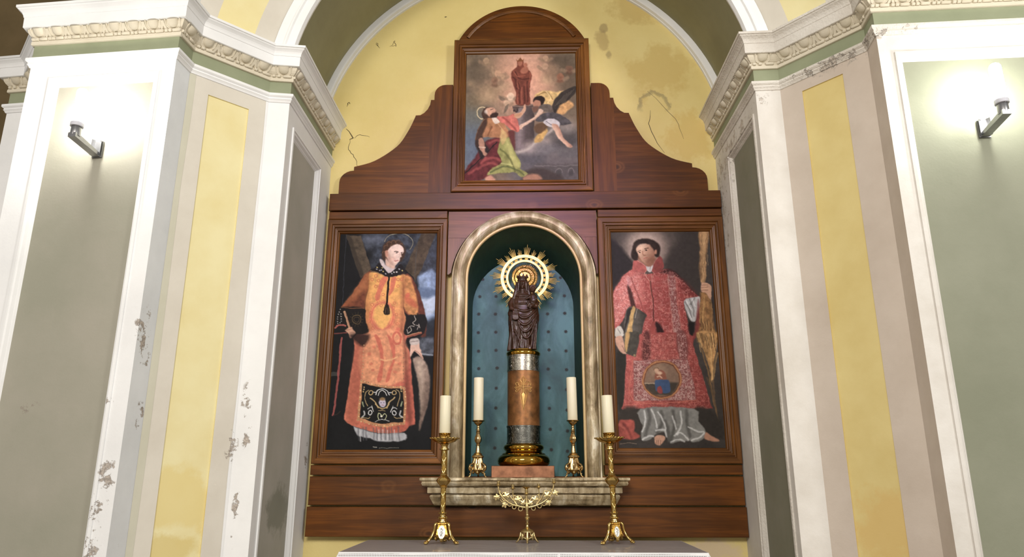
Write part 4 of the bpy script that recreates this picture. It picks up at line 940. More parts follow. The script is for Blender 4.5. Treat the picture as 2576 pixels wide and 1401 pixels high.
    p.poly([(330, 1030), (380, 995), (390, 1010), (330, 1180), (290, 1300)], (52, 48, 46), 3); p.poly([(385, 992), (422, 1000), (400, 1120), (365, 1410), (305, 1410), (350, 1150)], (206, 168, 106), 2, tex=.2); p.stroke([(440, 1010), (420, 1120)], 6, (190, 180, 160), .7)
    # right sleeve and hand
    p.poly([(985, 918), (1060, 880), (1130, 868), (1170, 882), (1150, 1090), (1100, 1170), (1050, 1120), (1010, 1020)], (182, 182, 182), 2)
    for a_ in ([(1000, 930), (1050, 1010), (1080, 1110)], [(1050, 895), (1090, 990), (1110, 1100)], [(1110, 880), (1070, 960)]): p.stroke(a_, 14, (96, 94, 92), .6, soft=3); 
    for a_ in ([(1020, 920), (1070, 1020)], [(1085, 890), (1115, 980)], [(1040, 1050), (1080, 1130)]): p.stroke(a_, 9, (228, 228, 228), .8, soft=2)
    p.poly([(1030, 1190), (1110, 1170), (1100, 1290), (1080, 1380)], (32, 28, 27), 4); p.poly([(1150, 900), (1170, 1100), (1165, 1260), (1100, 1390), (1080, 1401), (1130, 1150)], (128, 56, 52), 4, .9)
    p.poly([(1190, 712), (1250, 702), (1300, 745), (1312, 830), (1302, 905), (1250, 830), (1192, 805)], (200, 156, 128), 2)
    for y in (735, 765, 795): p.stroke([(1195, y), (1265, y-4)], 7, (124, 84, 66), .7)
    for k in range(34):
        x = 1165+random.random()*170; y = 860+random.random()*420; p.stroke([(x, y), (x+random.uniform(-10, 35), y+150)], 6, random.choice([(216, 176, 112), (190, 146, 86), (110, 80, 52), (70, 52, 38)]), .6, smooth=False)
    # lower half
    p.view(1520, 840, 4.12)
    p.poly([(960, -20), (1190, -20), (1180, 60), (1145, 300), (1120, 500), (1090, 330), (1020, 130)], (176, 134, 82), 3, tex=.35)
    p.stroke([(1000, 120), (1080, 380), (1130, 640), (1190, 900)], 16, (128, 98, 64), .85); p.stroke([(1180, 200), (1130, 460)], 20, (150, 120, 80), .85); p.stroke([(1110, 100), (1125, 480)], 14, (214, 172, 112), .8); p.stroke([(1070, 450), (1150, 690)], 14, (96, 76, 54), .8); p.stroke([(1130, 480), (1165, 800)], 20, (110, 86, 62), .7)
    for k in range(16): x = 960+random.random()*200; p.stroke([(x, -10), (x+30, 90+random.random()*100)], 6, random.choice([(216, 180, 120), (100, 74, 48), (60, 44, 32)]), .6, smooth=False)
    p.poly([(140, 200), (235, 200), (205, 770), (150, 700)], (46, 44, 38), 5, .9)
    rb = [(250, 200), (330, 190), (380, 0), (880, 0), (930, 120), (1000, 350), (1065, 560), (1115, 740), (1090, 770), (700, 765), (400, 768), (205, 782), (215, 700), (228, 450), (238, 250)]
    p.poly(rb, (172, 84, 78), 2, tex=.14, shade=((300, 400), (1050, 600), (138, 60, 56)))
    p.poly([(415, 0), (480, -10), (490, 200), (470, 270), (410, 260)], (86, 44, 42), 5, .85)
    p.trace(rb, 9, .045, (214, 140, 128), .5); p.trace([(480, 0), (760, 0), (790, 262), (480, 268)], 7, .05, (226, 156, 140), .5)
    p.poly([(752, -10), (850, -10), (870, 260), (790, 260)], (120, 70, 68), 3, .8)
    p.trace([(756, -10), (848, -10), (866, 258), (792, 258)], 6, .07, (200, 162, 154), .8)
    p.poly([(310, 270), (870, 262), (930, 480), (965, 680), (320, 692)], (142, 86, 84), 2, smooth=False, tex=.2)
    p.trace([(312, 272), (868, 264), (928, 480), (962, 678), (322, 690)], 6, .075, (204, 172, 164), .8)
    p.stroke([(310, 270), (320, 692), (965, 682)], 9, (196, 110, 92), .8); p.stroke([(215, 740), (500, 715), (1000, 705)], 7, (196, 108, 92), .6)
    p.ell(608, 470, 205, 202, (150, 96, 64), 2); p.ringe(608, 470, 195, 192, 9, (190, 132, 84), .9); p.ringe(608, 470, 180, 178, 6, (92, 58, 42), .9)
    p.ell(608, 470, 174, 172, (134, 108, 90), 2); p.poly([(436, 505), (780, 505), (760, 560), (700, 630), (520, 630), (450, 560)], (66, 60, 52), 4, .9, smooth=False); p.stroke([(440, 508), (530, 510)], 14, (170, 150, 126), .8); p.ell(570, 380, 60, 50, (176, 146, 118), 14, .7)
    p.poly([(545, 400), (580, 370), (630, 380), (655, 470), (640, 490), (540, 470), (530, 440)], (146, 90, 70), 2); p.poly([(535, 480), (600, 470), (670, 475), (692, 540), (690, 600), (620, 612), (600, 560), (550, 590), (538, 540)], (62, 86, 124), 2); p.poly([(560, 560), (600, 540), (615, 615), (570, 610)], (150, 66, 66), 2); p.ell(558, 382, 22, 26, (206, 166, 138), 2); p.ell(590, 400, 24, 18, (214, 178, 150), 2); p.stroke([(560, 440), (590, 430), (610, 450)], 14, (210, 172, 144), .8); p.ringe(555, 375, 28, 30, 5, (120, 80, 50), .8, 180, 330)
    # hand under the book
    p.poly([(120, 40), (190, 20), (215, 90), (235, 160), (260, 190), (215, 202), (150, 150)], (204, 160, 136), 2); p.stroke([(195, 120), (225, 180)], 7, (120, 80, 66), .7); p.poly([(240, -10), (370, -10), (345, 200), (318, 228), (240, 190), (225, 120)], (78, 74, 66), 2, tex=.2); p.poly([(232, -10), (272, -10), (250, 180), (225, 120)], (196, 158, 100), 2); p.ell(322, 216, 12, 12, (150, 130, 96))
    # alb and feet
    p.poly([(190, 790), (390, 775), (420, 1000), (380, 1100), (180, 1120)], (58, 52, 47), 6, .9); p.poly([(930, 775), (1100, 775), (1220, 900), (1240, 1080), (1040, 1010)], (52, 47, 43), 6, .9)
    p.poly([(385, 770), (930, 768), (985, 900), (1060, 1005), (1045, 1075), (940, 1122), (900, 1100), (800, 1110), (690, 1128), (640, 1010), (540, 1040), (500, 1080), (420, 1105), (395, 1050), (410, 950)], (132, 131, 128), 2.5)
    for a_ in ([(470, 780), (480, 900), (440, 1050)], [(600, 800), (610, 920), (560, 1020)], [(720, 800), (740, 950), (700, 1110)], [(860, 790), (870, 930), (900, 1060)], [(640, 900), (680, 1020), (680, 1110)]): p.stroke(a_, 34, (82, 80, 77), .7, soft=5)
    for a_ in ([(425, 790), (440, 900), (410, 1010)], [(500, 780), (540, 880), (560, 970)], [(565, 810), (620, 890), (650, 990)], [(715, 850), (760, 980)], [(800, 800), (810, 920), (770, 1040)], [(880, 960), (960, 1000), (1040, 1010)], [(740, 1050), (800, 1020), (880, 1090)], [(545, 1000), (640, 990), (660, 1060)], [(920, 1100), (1000, 1070), (1045, 1020)], [(410, 1090), (470, 1050), (520, 1060)], [(700, 1115), (770, 1090), (840, 1110)]): p.stroke(a_, 16, (214, 214, 214), .75, soft=3)
    p.poly([(535, 1065), (590, 1045), (645, 1060), (635, 1105), (600, 1148), (560, 1145), (535, 1110)], (196, 150, 126), 2)
    for x in (560, 580, 602): p.stroke([(x, 1100), (x-4, 1140)], 6, (110, 74, 60), .7)
    p.poly([(1062, 1015), (1120, 1050), (1195, 1090), (1188, 1112), (1110, 1105), (1050, 1080)], (176, 128, 104), 2.5)
    p.poly([(170, 905), (225, 885), (315, 890), (335, 960), (330, 1010), (385, 1050), (330, 1088), (200, 1075), (165, 1030)], (162, 78, 68), 3, tex=.25); p.stroke([(215, 920), (270, 1000), (300, 1070)], 24, (108, 48, 44), .6, soft=5); p.stroke([(180, 930), (230, 980)], 22, (196, 112, 96), .6, soft=5)
    p.stroke([(180, 1140), (260, 1120), (350, 1138)], 7, (140, 120, 106), .7)
    return p

def paint_top():
    p = Painter([(1174, 137), (1446, 134), (1455, 451), (1169, 452)], 280, 335, 9)
    p.C[:] = (124, 108, 90)
    p.view(1140, 100, 3.592)
    def R(x0, y0, x1, y1): return [(x0, y0), (x1, y0), (x1, y1), (x0, y1)]
    cl = p.fbm(55); p.C *= (.72+.56*cl[..., None])
    p.poly([(80, 640), (300, 700), (320, 1000), (250, 1300), (80, 1300)], (96, 112, 126), 28, .9); p.poly([(80, 500), (330, 560), (300, 760), (90, 760)], (112, 108, 92), 30, .7)
    p.poly([(560, 900), (1160, 860), (1160, 1300), (560, 1300)], (98, 96, 98), 25, .85)
    p.ell(640, 380, 330, 330, (200, 156, 124), 60, .8); p.ell(650, 340, 190, 260, (226, 168, 140), 45, .85); p.ell(640, 160, 160, 70, (206, 160, 140), 30, .6)
    for (x, y, rx, ry, c) in [(170, 220, 90, 60, (96, 84, 70)), (230, 330, 120, 60, (110, 96, 78)), (170, 430, 80, 40, (104, 90, 74)), (300, 500, 110, 60, (176, 148, 112)), (350, 430, 120, 50, (150, 126, 98)), (960, 180, 130, 60, (88, 76, 64)), (1040, 260, 90, 90, (96, 82, 68)), (1000, 330, 110, 60, (104, 88, 72)), (880, 300, 70, 60, (150, 122, 98)), (1040, 420, 80, 60, (106, 90, 74)), (200, 560, 90, 50, (120, 104, 80))]:
        p.ell(x, y, rx, ry, c, 16, .8)
    for (x, y) in [(130, 200), (300, 470), (340, 520), (280, 540), (420, 420), (470, 410), (160, 400), (860, 380), (830, 350)]: p.ell(x, y, 36, 26, (190, 160, 124), 12, .5)
    # cherubs
    def cherub(x, y, r, c, w=1):
        p.ell(x, y+r*.9, r*1.2, r*.8, tuple(int(k*.85) for k in c), 3, .85); p.ell(x, y, r, r*1.05, c, 2); p.ell(x+r*.1, y+r*.15, r*.5, r*.3, tuple(int(k*.82) for k in c), 4, .6)
        if w:
            for sg in (-1, 1): p.poly([(x+sg*r*.7, y+r*.5), (x+sg*r*2.2, y-r*.3), (x+sg*r*2.6, y+r*.5), (x+sg*r*1.2, y+r*1.3)], (150, 124, 100), 3, .75)
    for a in [(300, 190, 26, (176, 146, 116)), (405, 305, 32, (196, 156, 124)), (375, 370, 34, (146, 112, 88)), (520, 510, 34, (228, 196, 164)), (480, 570, 26, (206, 172, 140)), (835, 170, 24, (186, 150, 122)), (830, 240, 28, (188, 152, 124)), (965, 335, 32, (150, 104, 80)), (1045, 265, 30, (124, 92, 74)), (450, 330, 22, (190, 154, 122))]: cherub(*a)
    p.poly([(355, 230), (375, 300), (360, 330), (345, 270)], (170, 142, 112), 2, .8); p.poly([(415, 500), (470, 530), (450, 550), (420, 530)], (132, 112, 92), 2); p.poly([(500, 580), (480, 640), (455, 660), (470, 600)], (120, 104, 88), 2)
    # column
    p.poly([(562, 610), (735, 600), (730, 960), (700, 990), (560, 1010)], (108, 95, 94), 2, smooth=False, shade=((600, 800), (735, 800), (72, 62, 60))); p.poly([(575, 640), (625, 640), (625, 1000), (575, 1000)], (146, 132, 130), 9, .7)
    p.poly([(533, 597), (640, 575), (722, 578), (728, 640), (700, 610), (600, 612), (545, 655)], (92, 76, 70), 2, smooth=False); p.stroke([(535, 598), (620, 600), (720, 582)], 10, (150, 122, 106), .8); p.stroke([(545, 640), (570, 650), (580, 630)], 14, (60, 48, 44), .8)
    # crowned statue on the column
    p.poly([(575, 245), (580, 200), (605, 182), (632, 195), (640, 240), (690, 280), (708, 340), (700, 400), (688, 480), (698, 575), (640, 588), (565, 580), (572, 500), (560, 440), (540, 400), (523, 340), (530, 285)], (126, 68, 52), 2, tex=.15)
    p.ell(605, 215, 20, 26, (176, 112, 88), 2); p.poly([(573, 178), (585, 190), (604, 165), (622, 190), (636, 172), (630, 198), (580, 200)], (132, 82, 50), 1.5, smooth=False)
    p.ell(650, 228, 16, 18, (178, 112, 88), 2); p.poly([(630, 250), (668, 245), (680, 285), (640, 305), (605, 290)], (172, 108, 84), 2)
    for a_ in ([(560, 290), (600, 350), (690, 350)], [(540, 340), (590, 400), (600, 480)], [(600, 480), (600, 570)], [(640, 420), (645, 575)], [(670, 380), (672, 560)], [(555, 360), (575, 440)]): p.stroke(a_, 12, (78, 40, 32), .7, soft=2)
    for a_ in ([(545, 290), (580, 330), (650, 320)], [(575, 370), (590, 440)], [(618, 430), (622, 570)], [(585, 500), (582, 570)], [(690, 300), (695, 380)]): p.stroke(a_, 9, (178, 104, 80), .6, soft=2)
    # cloud bank
    for (x, y, rx, ry, c) in [(640, 1050, 90, 60, (104, 100, 100)), (700, 990, 70, 44, (164, 152, 146)), (760, 950, 90, 44, (178, 164, 152)), (850, 880, 80, 60, (168, 154, 142)), (900, 830, 70, 50, (120, 112, 108)), (950, 850, 110, 70, (104, 98, 94)), (1050, 860, 80, 70, (84, 80, 78)), (830, 980, 110, 50, (116, 112, 112)), (720, 1080, 110, 50, (88, 86, 88)), (1040, 780, 70, 50, (150, 140, 132)), (1010, 920, 90, 40, (74, 70, 70))]: p.ell(x, y, rx, ry, c, 12, .85)
    p.stroke([(575, 1010), (660, 990), (740, 930), (840, 850), (910, 800)], 26, (206, 192, 176), .6, soft=6)
    # town below
    p.poly([(720, 1130), (900, 1110), (1160, 1110), (1160, 1300), (720, 1300)], (88, 82, 80), 5, .8); p.poly([(860, 1040), (940, 1010), (960, 1060), (1120, 1060), (1120, 1110), (850, 1115)], (112, 104, 102), 5, .7)
    for x in (955, 1065): p.ringe(x, 1195, 28, 38, 8, (124, 116, 112), .7, 180, 360); p.ell(x, 1200, 22, 30, (66, 62, 62), 3, .7)
    p.stroke([(740, 1130), (1000, 1135), (1160, 1125)], 10, (128, 120, 116), .6); p.poly([(660, 1180), (820, 1160), (1000, 1260), (640, 1300)], (66, 56, 50), 6, .8)
    # angel
    p.poly([(735, 500), (820, 462), (940, 470), (1000, 470), (930, 560), (860, 600), (800, 575)], (214, 180, 116), 3, tex=.2); p.stroke([(760, 500), (850, 480), (900, 540)], 12, (150, 116, 66), .7); p.stroke([(840, 470), (880, 520), (850, 570)], 10, (236, 208, 150), .7)
    p.poly([(895, 580), (950, 500), (1030, 445), (1115, 422), (1085, 500), (1000, 590), (930, 665), (900, 640)], (62, 55, 50), 2, tex=.2)
    for k in range(5): p.stroke([(920+k*20, 600-k*10), (1000+k*22, 500-k*14)], 7, (100, 90, 80), .6)
    p.poly([(960, 600), (1040, 550), (1085, 595), (1030, 640), (1000, 670), (935, 668)], (206, 158, 100), 3, tex=.2); p.poly([(735, 925), (750, 870), (830, 790), (850, 820), (820, 880), (790, 920)], (204, 164, 92), 3, tex=.2); p.poly([(735, 780), (800, 750), (860, 780), (790, 840), (745, 830)], (104, 78, 54), 3)
    p.poly([(715, 610), (790, 580), (870, 585), (910, 640), (880, 660), (790, 650), (740, 680)], (112, 100, 90), 2, tex=.25); p.poly([(800, 670), (900, 655), (1010, 700), (1065, 745), (1050, 760), (950, 775), (840, 740), (770, 740), (740, 720)], (82, 78, 80), 2, tex=.25)
    p.poly([(815, 740), (880, 712), (960, 740), (950, 800), (900, 790), (840, 770)], (196, 190, 190), 2); p.stroke([(840, 740), (900, 770)], 8, (120, 116, 118), .7)
    p.poly([(890, 760), (945, 770), (985, 860), (1030, 920), (1078, 962), (1060, 978), (1030, 962), (960, 895), (915, 830)], (216, 178, 150), 2, shade=((930, 830), (960, 810), (176, 132, 108)))
    p.poly([(722, 590), (730, 540), (760, 512), (800, 545), (790, 590), (760, 605)], (176, 126, 100), 2); p.poly([(725, 560), (740, 520), (780, 505), (822, 530), (818, 570), (790, 590), (785, 555), (750, 545)], (48, 36, 30), 2)
    p.poly([(720, 610), (770, 605), (750, 650), (722, 650)], (120, 86, 70), 3)
    p.poly([(775, 625), (815, 640), (800, 670), (740, 720), (660, 765), (628, 790), (600, 808), (592, 790), (620, 758), (700, 715), (750, 680)], (218, 184, 158), 2, shade=((700, 730), (715, 750), (170, 130, 106)))
    for k in range(3): p.stroke([(620, 770), (596+k*14, 800+k*4)], 7, (206, 168, 142), .9)
    # kneeling man
    p.ringe(265, 655, 42, 55, 8, (214, 196, 150), .85, 60, 320)
    p.poly([(110, 1180), (200, 1060), (260, 960), (320, 900), (440, 880), (450, 1010), (450, 1100), (350, 1200), (240, 1262), (100, 1262)], (98, 42, 42), 3, tex=.3); p.poly([(205, 930), (230, 850), (260, 900), (330, 1000), (260, 1080), (235, 1000)], (48, 40, 38), 3)
    for a_ in ([(290, 1080), (360, 1060), (430, 1085)], [(230, 1160), (320, 1110), (400, 1120)], [(150, 1200), (220, 1150)], [(330, 930), (400, 900), (430, 910)], [(260, 1110), (300, 1060)]): p.stroke(a_, 22, (162, 80, 74), .7, soft=4)
    p.stroke([(110, 1200), (260, 1060), (400, 920)], 9, (36, 30, 28), .9)
    p.poly([(440, 880), (500, 860), (535, 940), (565, 1020), (612, 1110), (605, 1160), (680, 1205), (620, 1235), (560, 1190), (480, 1195), (400, 1200), (305, 1212), (360, 1150), (445, 1100), (405, 1020), (410, 960)], (146, 148, 82), 2, tex=.18)
    p.poly([(470, 900), (510, 900), (560, 1050), (600, 1130), (530, 1140), (500, 1040)], (196, 192, 116), 6, .7); p.stroke([(430, 980), (520, 1080), (560, 1180)], 16, (92, 96, 50), .7, soft=3); p.stroke([(340, 1190), (460, 1140), (580, 1170), (640, 1215)], 14, (88, 96, 56), .8, soft=3); p.stroke([(440, 1110), (540, 1130)], 10, (190, 190, 120), .7, soft=2)
    p.poly([(300, 700), (350, 700), (440, 720), (500, 830), (490, 875), (310, 875), (230, 900), (208, 880), (240, 780)], (172, 122, 80), 2, tex=.15); p.poly([(210, 880), (240, 780), (300, 710), (310, 760), (270, 860), (300, 960), (250, 940), (215, 960)], (66, 48, 38), 3, .9); p.stroke([(350, 780), (320, 860)], 14, (116, 76, 48), .7, soft=3); p.stroke([(400, 750), (470, 830)], 10, (206, 160, 112), .7, soft=2); p.poly([(440, 800), (490, 860), (450, 940), (430, 900)], (206, 176, 112), 3, .8)
    p.poly([(345, 690), (395, 700), (420, 740), (380, 755)], (222, 206, 186), 2)
    p.poly([(235, 895), (275, 890), (288, 960), (292, 1000), (318, 1025), (290, 1045), (262, 1000), (240, 960)], (180, 136, 110), 2); p.stroke([(240, 960), (290, 968)], 12, (206, 176, 150), .8)
    p.poly([(400, 690), (470, 690), (550, 668), (580, 720), (602, 790), (590, 832), (530, 815), (470, 760), (430, 745)], (198, 110, 94), 2, tex=.15); p.stroke([(450, 700), (520, 760), (570, 820)], 16, (134, 62, 54), .6, soft=3); p.poly([(495, 830), (555, 830), (560, 990), (530, 930)], (104, 52, 48), 3, .9)
    p.poly([(550, 670), (600, 655), (625, 625), (640, 590), (655, 582), (652, 640), (615, 690), (575, 712)], (206, 162, 130), 2); p.stroke([(555, 690), (610, 670)], 22, (196, 142, 98), .7, soft=3)
    p.poly([(262, 660), (280, 620), (320, 608), (370, 618), (392, 650), (412, 665), (395, 690), (330, 700), (290, 715), (272, 700)], (72, 52, 42), 2, tex=.3); p.poly([(300, 625), (345, 610), (382, 625), (385, 650), (350, 660), (330, 690), (305, 670)], (206, 160, 130), 2.5); p.ell(300, 650, 16, 18, (218, 206, 192), 3, .7); p.stroke([(345, 632), (368, 626)], 6, (60, 42, 34), .9); p.poly([(335, 670), (385, 655), (408, 668), (390, 690), (340, 698)], (62, 44, 36), 2)
    p.poly([(640, 1235), (720, 1205), (790, 1225), (800, 1256), (680, 1262), (640, 1262)], (176, 128, 98), 4, .9); p.poly([(300, 1225), (350, 1220), (385, 1262), (300, 1262)], (196, 146, 116), 3)
    return p
for fn, root, (x0, x1, za, zb), y in ((paint_left, fp_l, (-1.676, -.814, 1.800, 3.668), .024), (paint_right, fp_r, (.726, 1.588, 1.812, 3.664), .024), (paint_top, fp_t, (-.577, .451, 4.168, 5.458), .014)):
    random.seed(11); fn().finish(root, x0-.004, x1+.004, za-.004, zb+.004, y, GAIN)

# ------------------------------------------------------------------ niche surround and ledge
na = empty('niche_arch', (NC, -.02, 1.579), 'worn gilt roll moulding arching round the green niche', 'arch')
def arch_sweep(prof, name, mat):
    mb = MB(); L = []
    zt = 1.579
    for r, y in prof:
        L.append([(NC-r, y, zt), (NC-r, y, 2.4), (NC-r, y, NZ)]+[(x, y, z) for x, z in arc(NC, NZ, r, 180, 0, 40)][1:-1]+[(NC+r, y, NZ), (NC+r, y, 2.4), (NC+r, y, zt)])
    for j in range(len(L)-1):
        for k in range(len(L[0])-1): mb.quad(L[j][k], L[j+1][k], L[j+1][k+1], L[j][k+1])
    return part(mb, name, mat, na, smooth=35)
roll = [(.508, -.010)]+[(.556-.052*math.cos(a), -.030-.060*math.sin(a)) for a in [PI*k/10 for k in range(11)]]+[(.612, -.020), (.622, -.018), (.626, .0), (.628, .075)]
arch_sweep([(.482, .03), (.482, -.028), (.488, -.034), (.500, -.034), (.508, -.026), (.508, -.008)], 'inner_bead', M['giltedge'])
arch_sweep(roll, 'roll_moulding', M['gilt'])
# ledge
sh = empty('niche_ledge', (NC, -.1, 1.36), 'stepped grey-gilt ledge under the niche', 'ledge')
PS = [(-.745, .07), (-.745, -.09), (.655, -.09), (.655, .07)]
prs = [(0, 1.368), (.012, 1.372), (.022, 1.384), (.030, 1.402), (.040, 1.420), (.046, 1.436), (.040, 1.448), (.030, 1.452), (.030, 1.458), (.058, 1.460), (.062, 1.464), (.062, 1.506), (.058, 1.510), (.080, 1.512), (.098, 1.520), (.106, 1.536), (.100, 1.548), (.112, 1.556), (.118, 1.560), (.118, 1.575), (.114, 1.579), (-.09, 1.579)]
P_rev = [(x, y) for x, y in PS]
def sweep_jit(P, prof, nseg):
    # the front is slightly wavy from old overpainting
    pts = [P[0], P[1]]+[(P[1][0]+(P[2][0]-P[1][0])*k/nseg, P[1][1]) for k in range(1, nseg)]+[P[2], P[3]]
    mb = MB(); rings = []
    N = len(pts)
    for p, z in prof:
        o = []
        for i, (x, y) in enumerate(pts):
            if i == 0: o.append((x-p, y, z))
            elif i == 1: o.append((x-p, y-p, z))
            elif i == N-2: o.append((x+p, y-p, z))
            elif i == N-1: o.append((x+p, y, z))
            else: o.append((x, y-p+random.uniform(-.003, .003), z+random.uniform(-.0025, .0025)))
        rings.append(o)
    for j in range(len(prof)-1):
        for i in range(N-1): mb.quad(rings[j][i], rings[j][i+1], rings[j+1][i+1], rings[j+1][i])
    b = rings[0]; mb.f.append(tuple(len(mb.v)+k for k in range(N))); mb.mi.append(0); mb.v += b
    return mb
part(sweep_jit(PS, prs, 26), 'ledge_moulding', M['gilt'], sh, smooth=32)
part(MB().box(NC-.5, NC+.5, -.06, .40, 1.560, 1.5785), 'ledge_top', M['gilt'], sh)

# ------------------------------------------------------------------ pillar with its plinth, bands and emblem
CX, CY = -.052, .10
pi_ = empty('pillar', (CX, CY, 1.579), 'copper pillar with silver bands and golden base inside the niche', 'pillar')
def loc_part(mb, name, mat, root, smooth=True): return mb.build(name, mat, root, smooth)
loc_part(MB().box(-.257, .245, -.20, .20, 0, .091, bev=.003), 'plinth_block', M['copperblock'], pi_, False)
loc_part(MB().lathe([(.17, .091), (.195, .093), (.212, .106), (.218, .130), (.212, .155), (.196, .172), (.186, .176), (.180, .182), (.180, .188)], 48), 'base_torus', M['goldbase'], pi_)
loc_part(MB().lathe([(.178, .188), (.162, .196), (.150, .205), (.150, .211), (.158, .214), (.166, .226), (.168, .240), (.162, .254), (.150, .262), (.142, .266)], 48), 'upper_torus', M['goldbase'], pi_)
loc_part(MB().lathe([(.141, .266), (.143, .268), (.143, .278), (.139, .280), (.139, .398), (.143, .400), (.143, .412), (.137, .414)], 48), 'lower_band', M['silverd'], pi_)
loc_part(MB().lathe([(.1355, .412), (.1355, .864)], 48), 'shaft', M['copper'], pi_)
loc_part(MB().lathe([(.1355, .862), (.139, .864), (.139, .876), (.1365, .878), (.1365, .985), (.139, .987), (.139, .996), (.135, .998)], 48), 'upper_band', M['silver'], pi_)
loc_part(MB().lathe([(.135, .997), (.142, 1.000), (.146, 1.010), (.147, 1.020), (.142, 1.030), (.134, 1.034), (.131, 1.040), (.128, 1.046), (0, 1.046)], 48), 'top_ring', M['goldbase'], pi_)
# sword-shaped cross, raised on the shaft
half = [(0, 345), (12, 362), (31, 384), (24, 396), (13, 406), (11, 440), (38, 440), (46, 434), (48, 420), (55, 408), (68, 406), (78, 415), (76, 430), (68, 437), (78, 445), (88, 455), (78, 465), (68, 472), (76, 480), (78, 493), (68, 500), (55, 500), (48, 489), (46, 476), (38, 470), (12, 470), (13, 498), (30, 520), (26, 556), (14, 620), (0, 682)]
ZE = lambda v: .860-(v-290)*.000844
outl = [(u*.00084, ZE(v)) for u, v in half]; outl += [(-x, z) for x, z in outl[-2:0:-1]]
def emblem(k, r0, r1):
    bm = bmesh.new(); cxz = (0, sum(z for x, z in outl)/len(outl))
    pts = [(x*k, z if k == 1 else cxz[1]+(z-cxz[1])*(.96)) for x, z in outl]
    vs = [bm.verts.new((x, 0, z)) for x, z in pts]; f = bm.faces.new(vs); bmesh.ops.triangulate(bm, faces=[f])
    r = bmesh.ops.extrude_face_region(bm, geom=bm.faces[:]); nv = [e for e in r['geom'] if isinstance(e, bmesh.types.BMVert)]
    for v in bm.verts: v.co.y = -r0
    for v in nv: v.co.y = -r1
    for v in bm.verts:
        a = v.co.x/.136; rr = -v.co.y; v.co.x = rr*math.sin(a); v.co.y = -rr*math.cos(a)
    bmesh.ops.recalc_face_normals(bm, faces=bm.faces); me = bpy.data.meshes.new('cross_emblem'); bm.to_mesh(me); bm.free(); return me
me = emblem(1.0, .134, .1378); me.materials.append(M['emblem']); em = bpy.data.objects.new('cross_emblem', me); COL.objects.link(em); em.parent = pi_; em['label'] = 'gold sword-shaped cross emblem'
def bend(x, z, r): return (r*math.sin(x/.136), -r*math.cos(x/.136), z)
MB().tube([bend(x, z, .1385) for x, z in outl+[outl[0]]], .0020, 6, caps=False).build('emblem_outline', M['emblemr'], em, smooth=60)
mb = MB()
mb.tube([bend(0, ZE(v), .1385) for v in (372, 395, 420, 450, 480, 505)], [.0055, .0035, .0025, .0025, .0025, .003], 6)
mb.tube([bend(u*.00084, ZE(455), .1385) for u in range(-72, 73, 12)], [.0045]+[.0025]*11+[.0045], 6)
bl = [(0, 505), (17, 524), (12, 570), (0, 655), (-12, 570), (-17, 524)]
mb.add([bend(u*.00084, ZE(v), .1383) for u, v in bl]+[bend(0, ZE(540), .1425)], [(i, (i+1) % 6, 6) for i in range(6)])
mb.build('emblem_ridge', M['emblemr'], em, smooth=40)

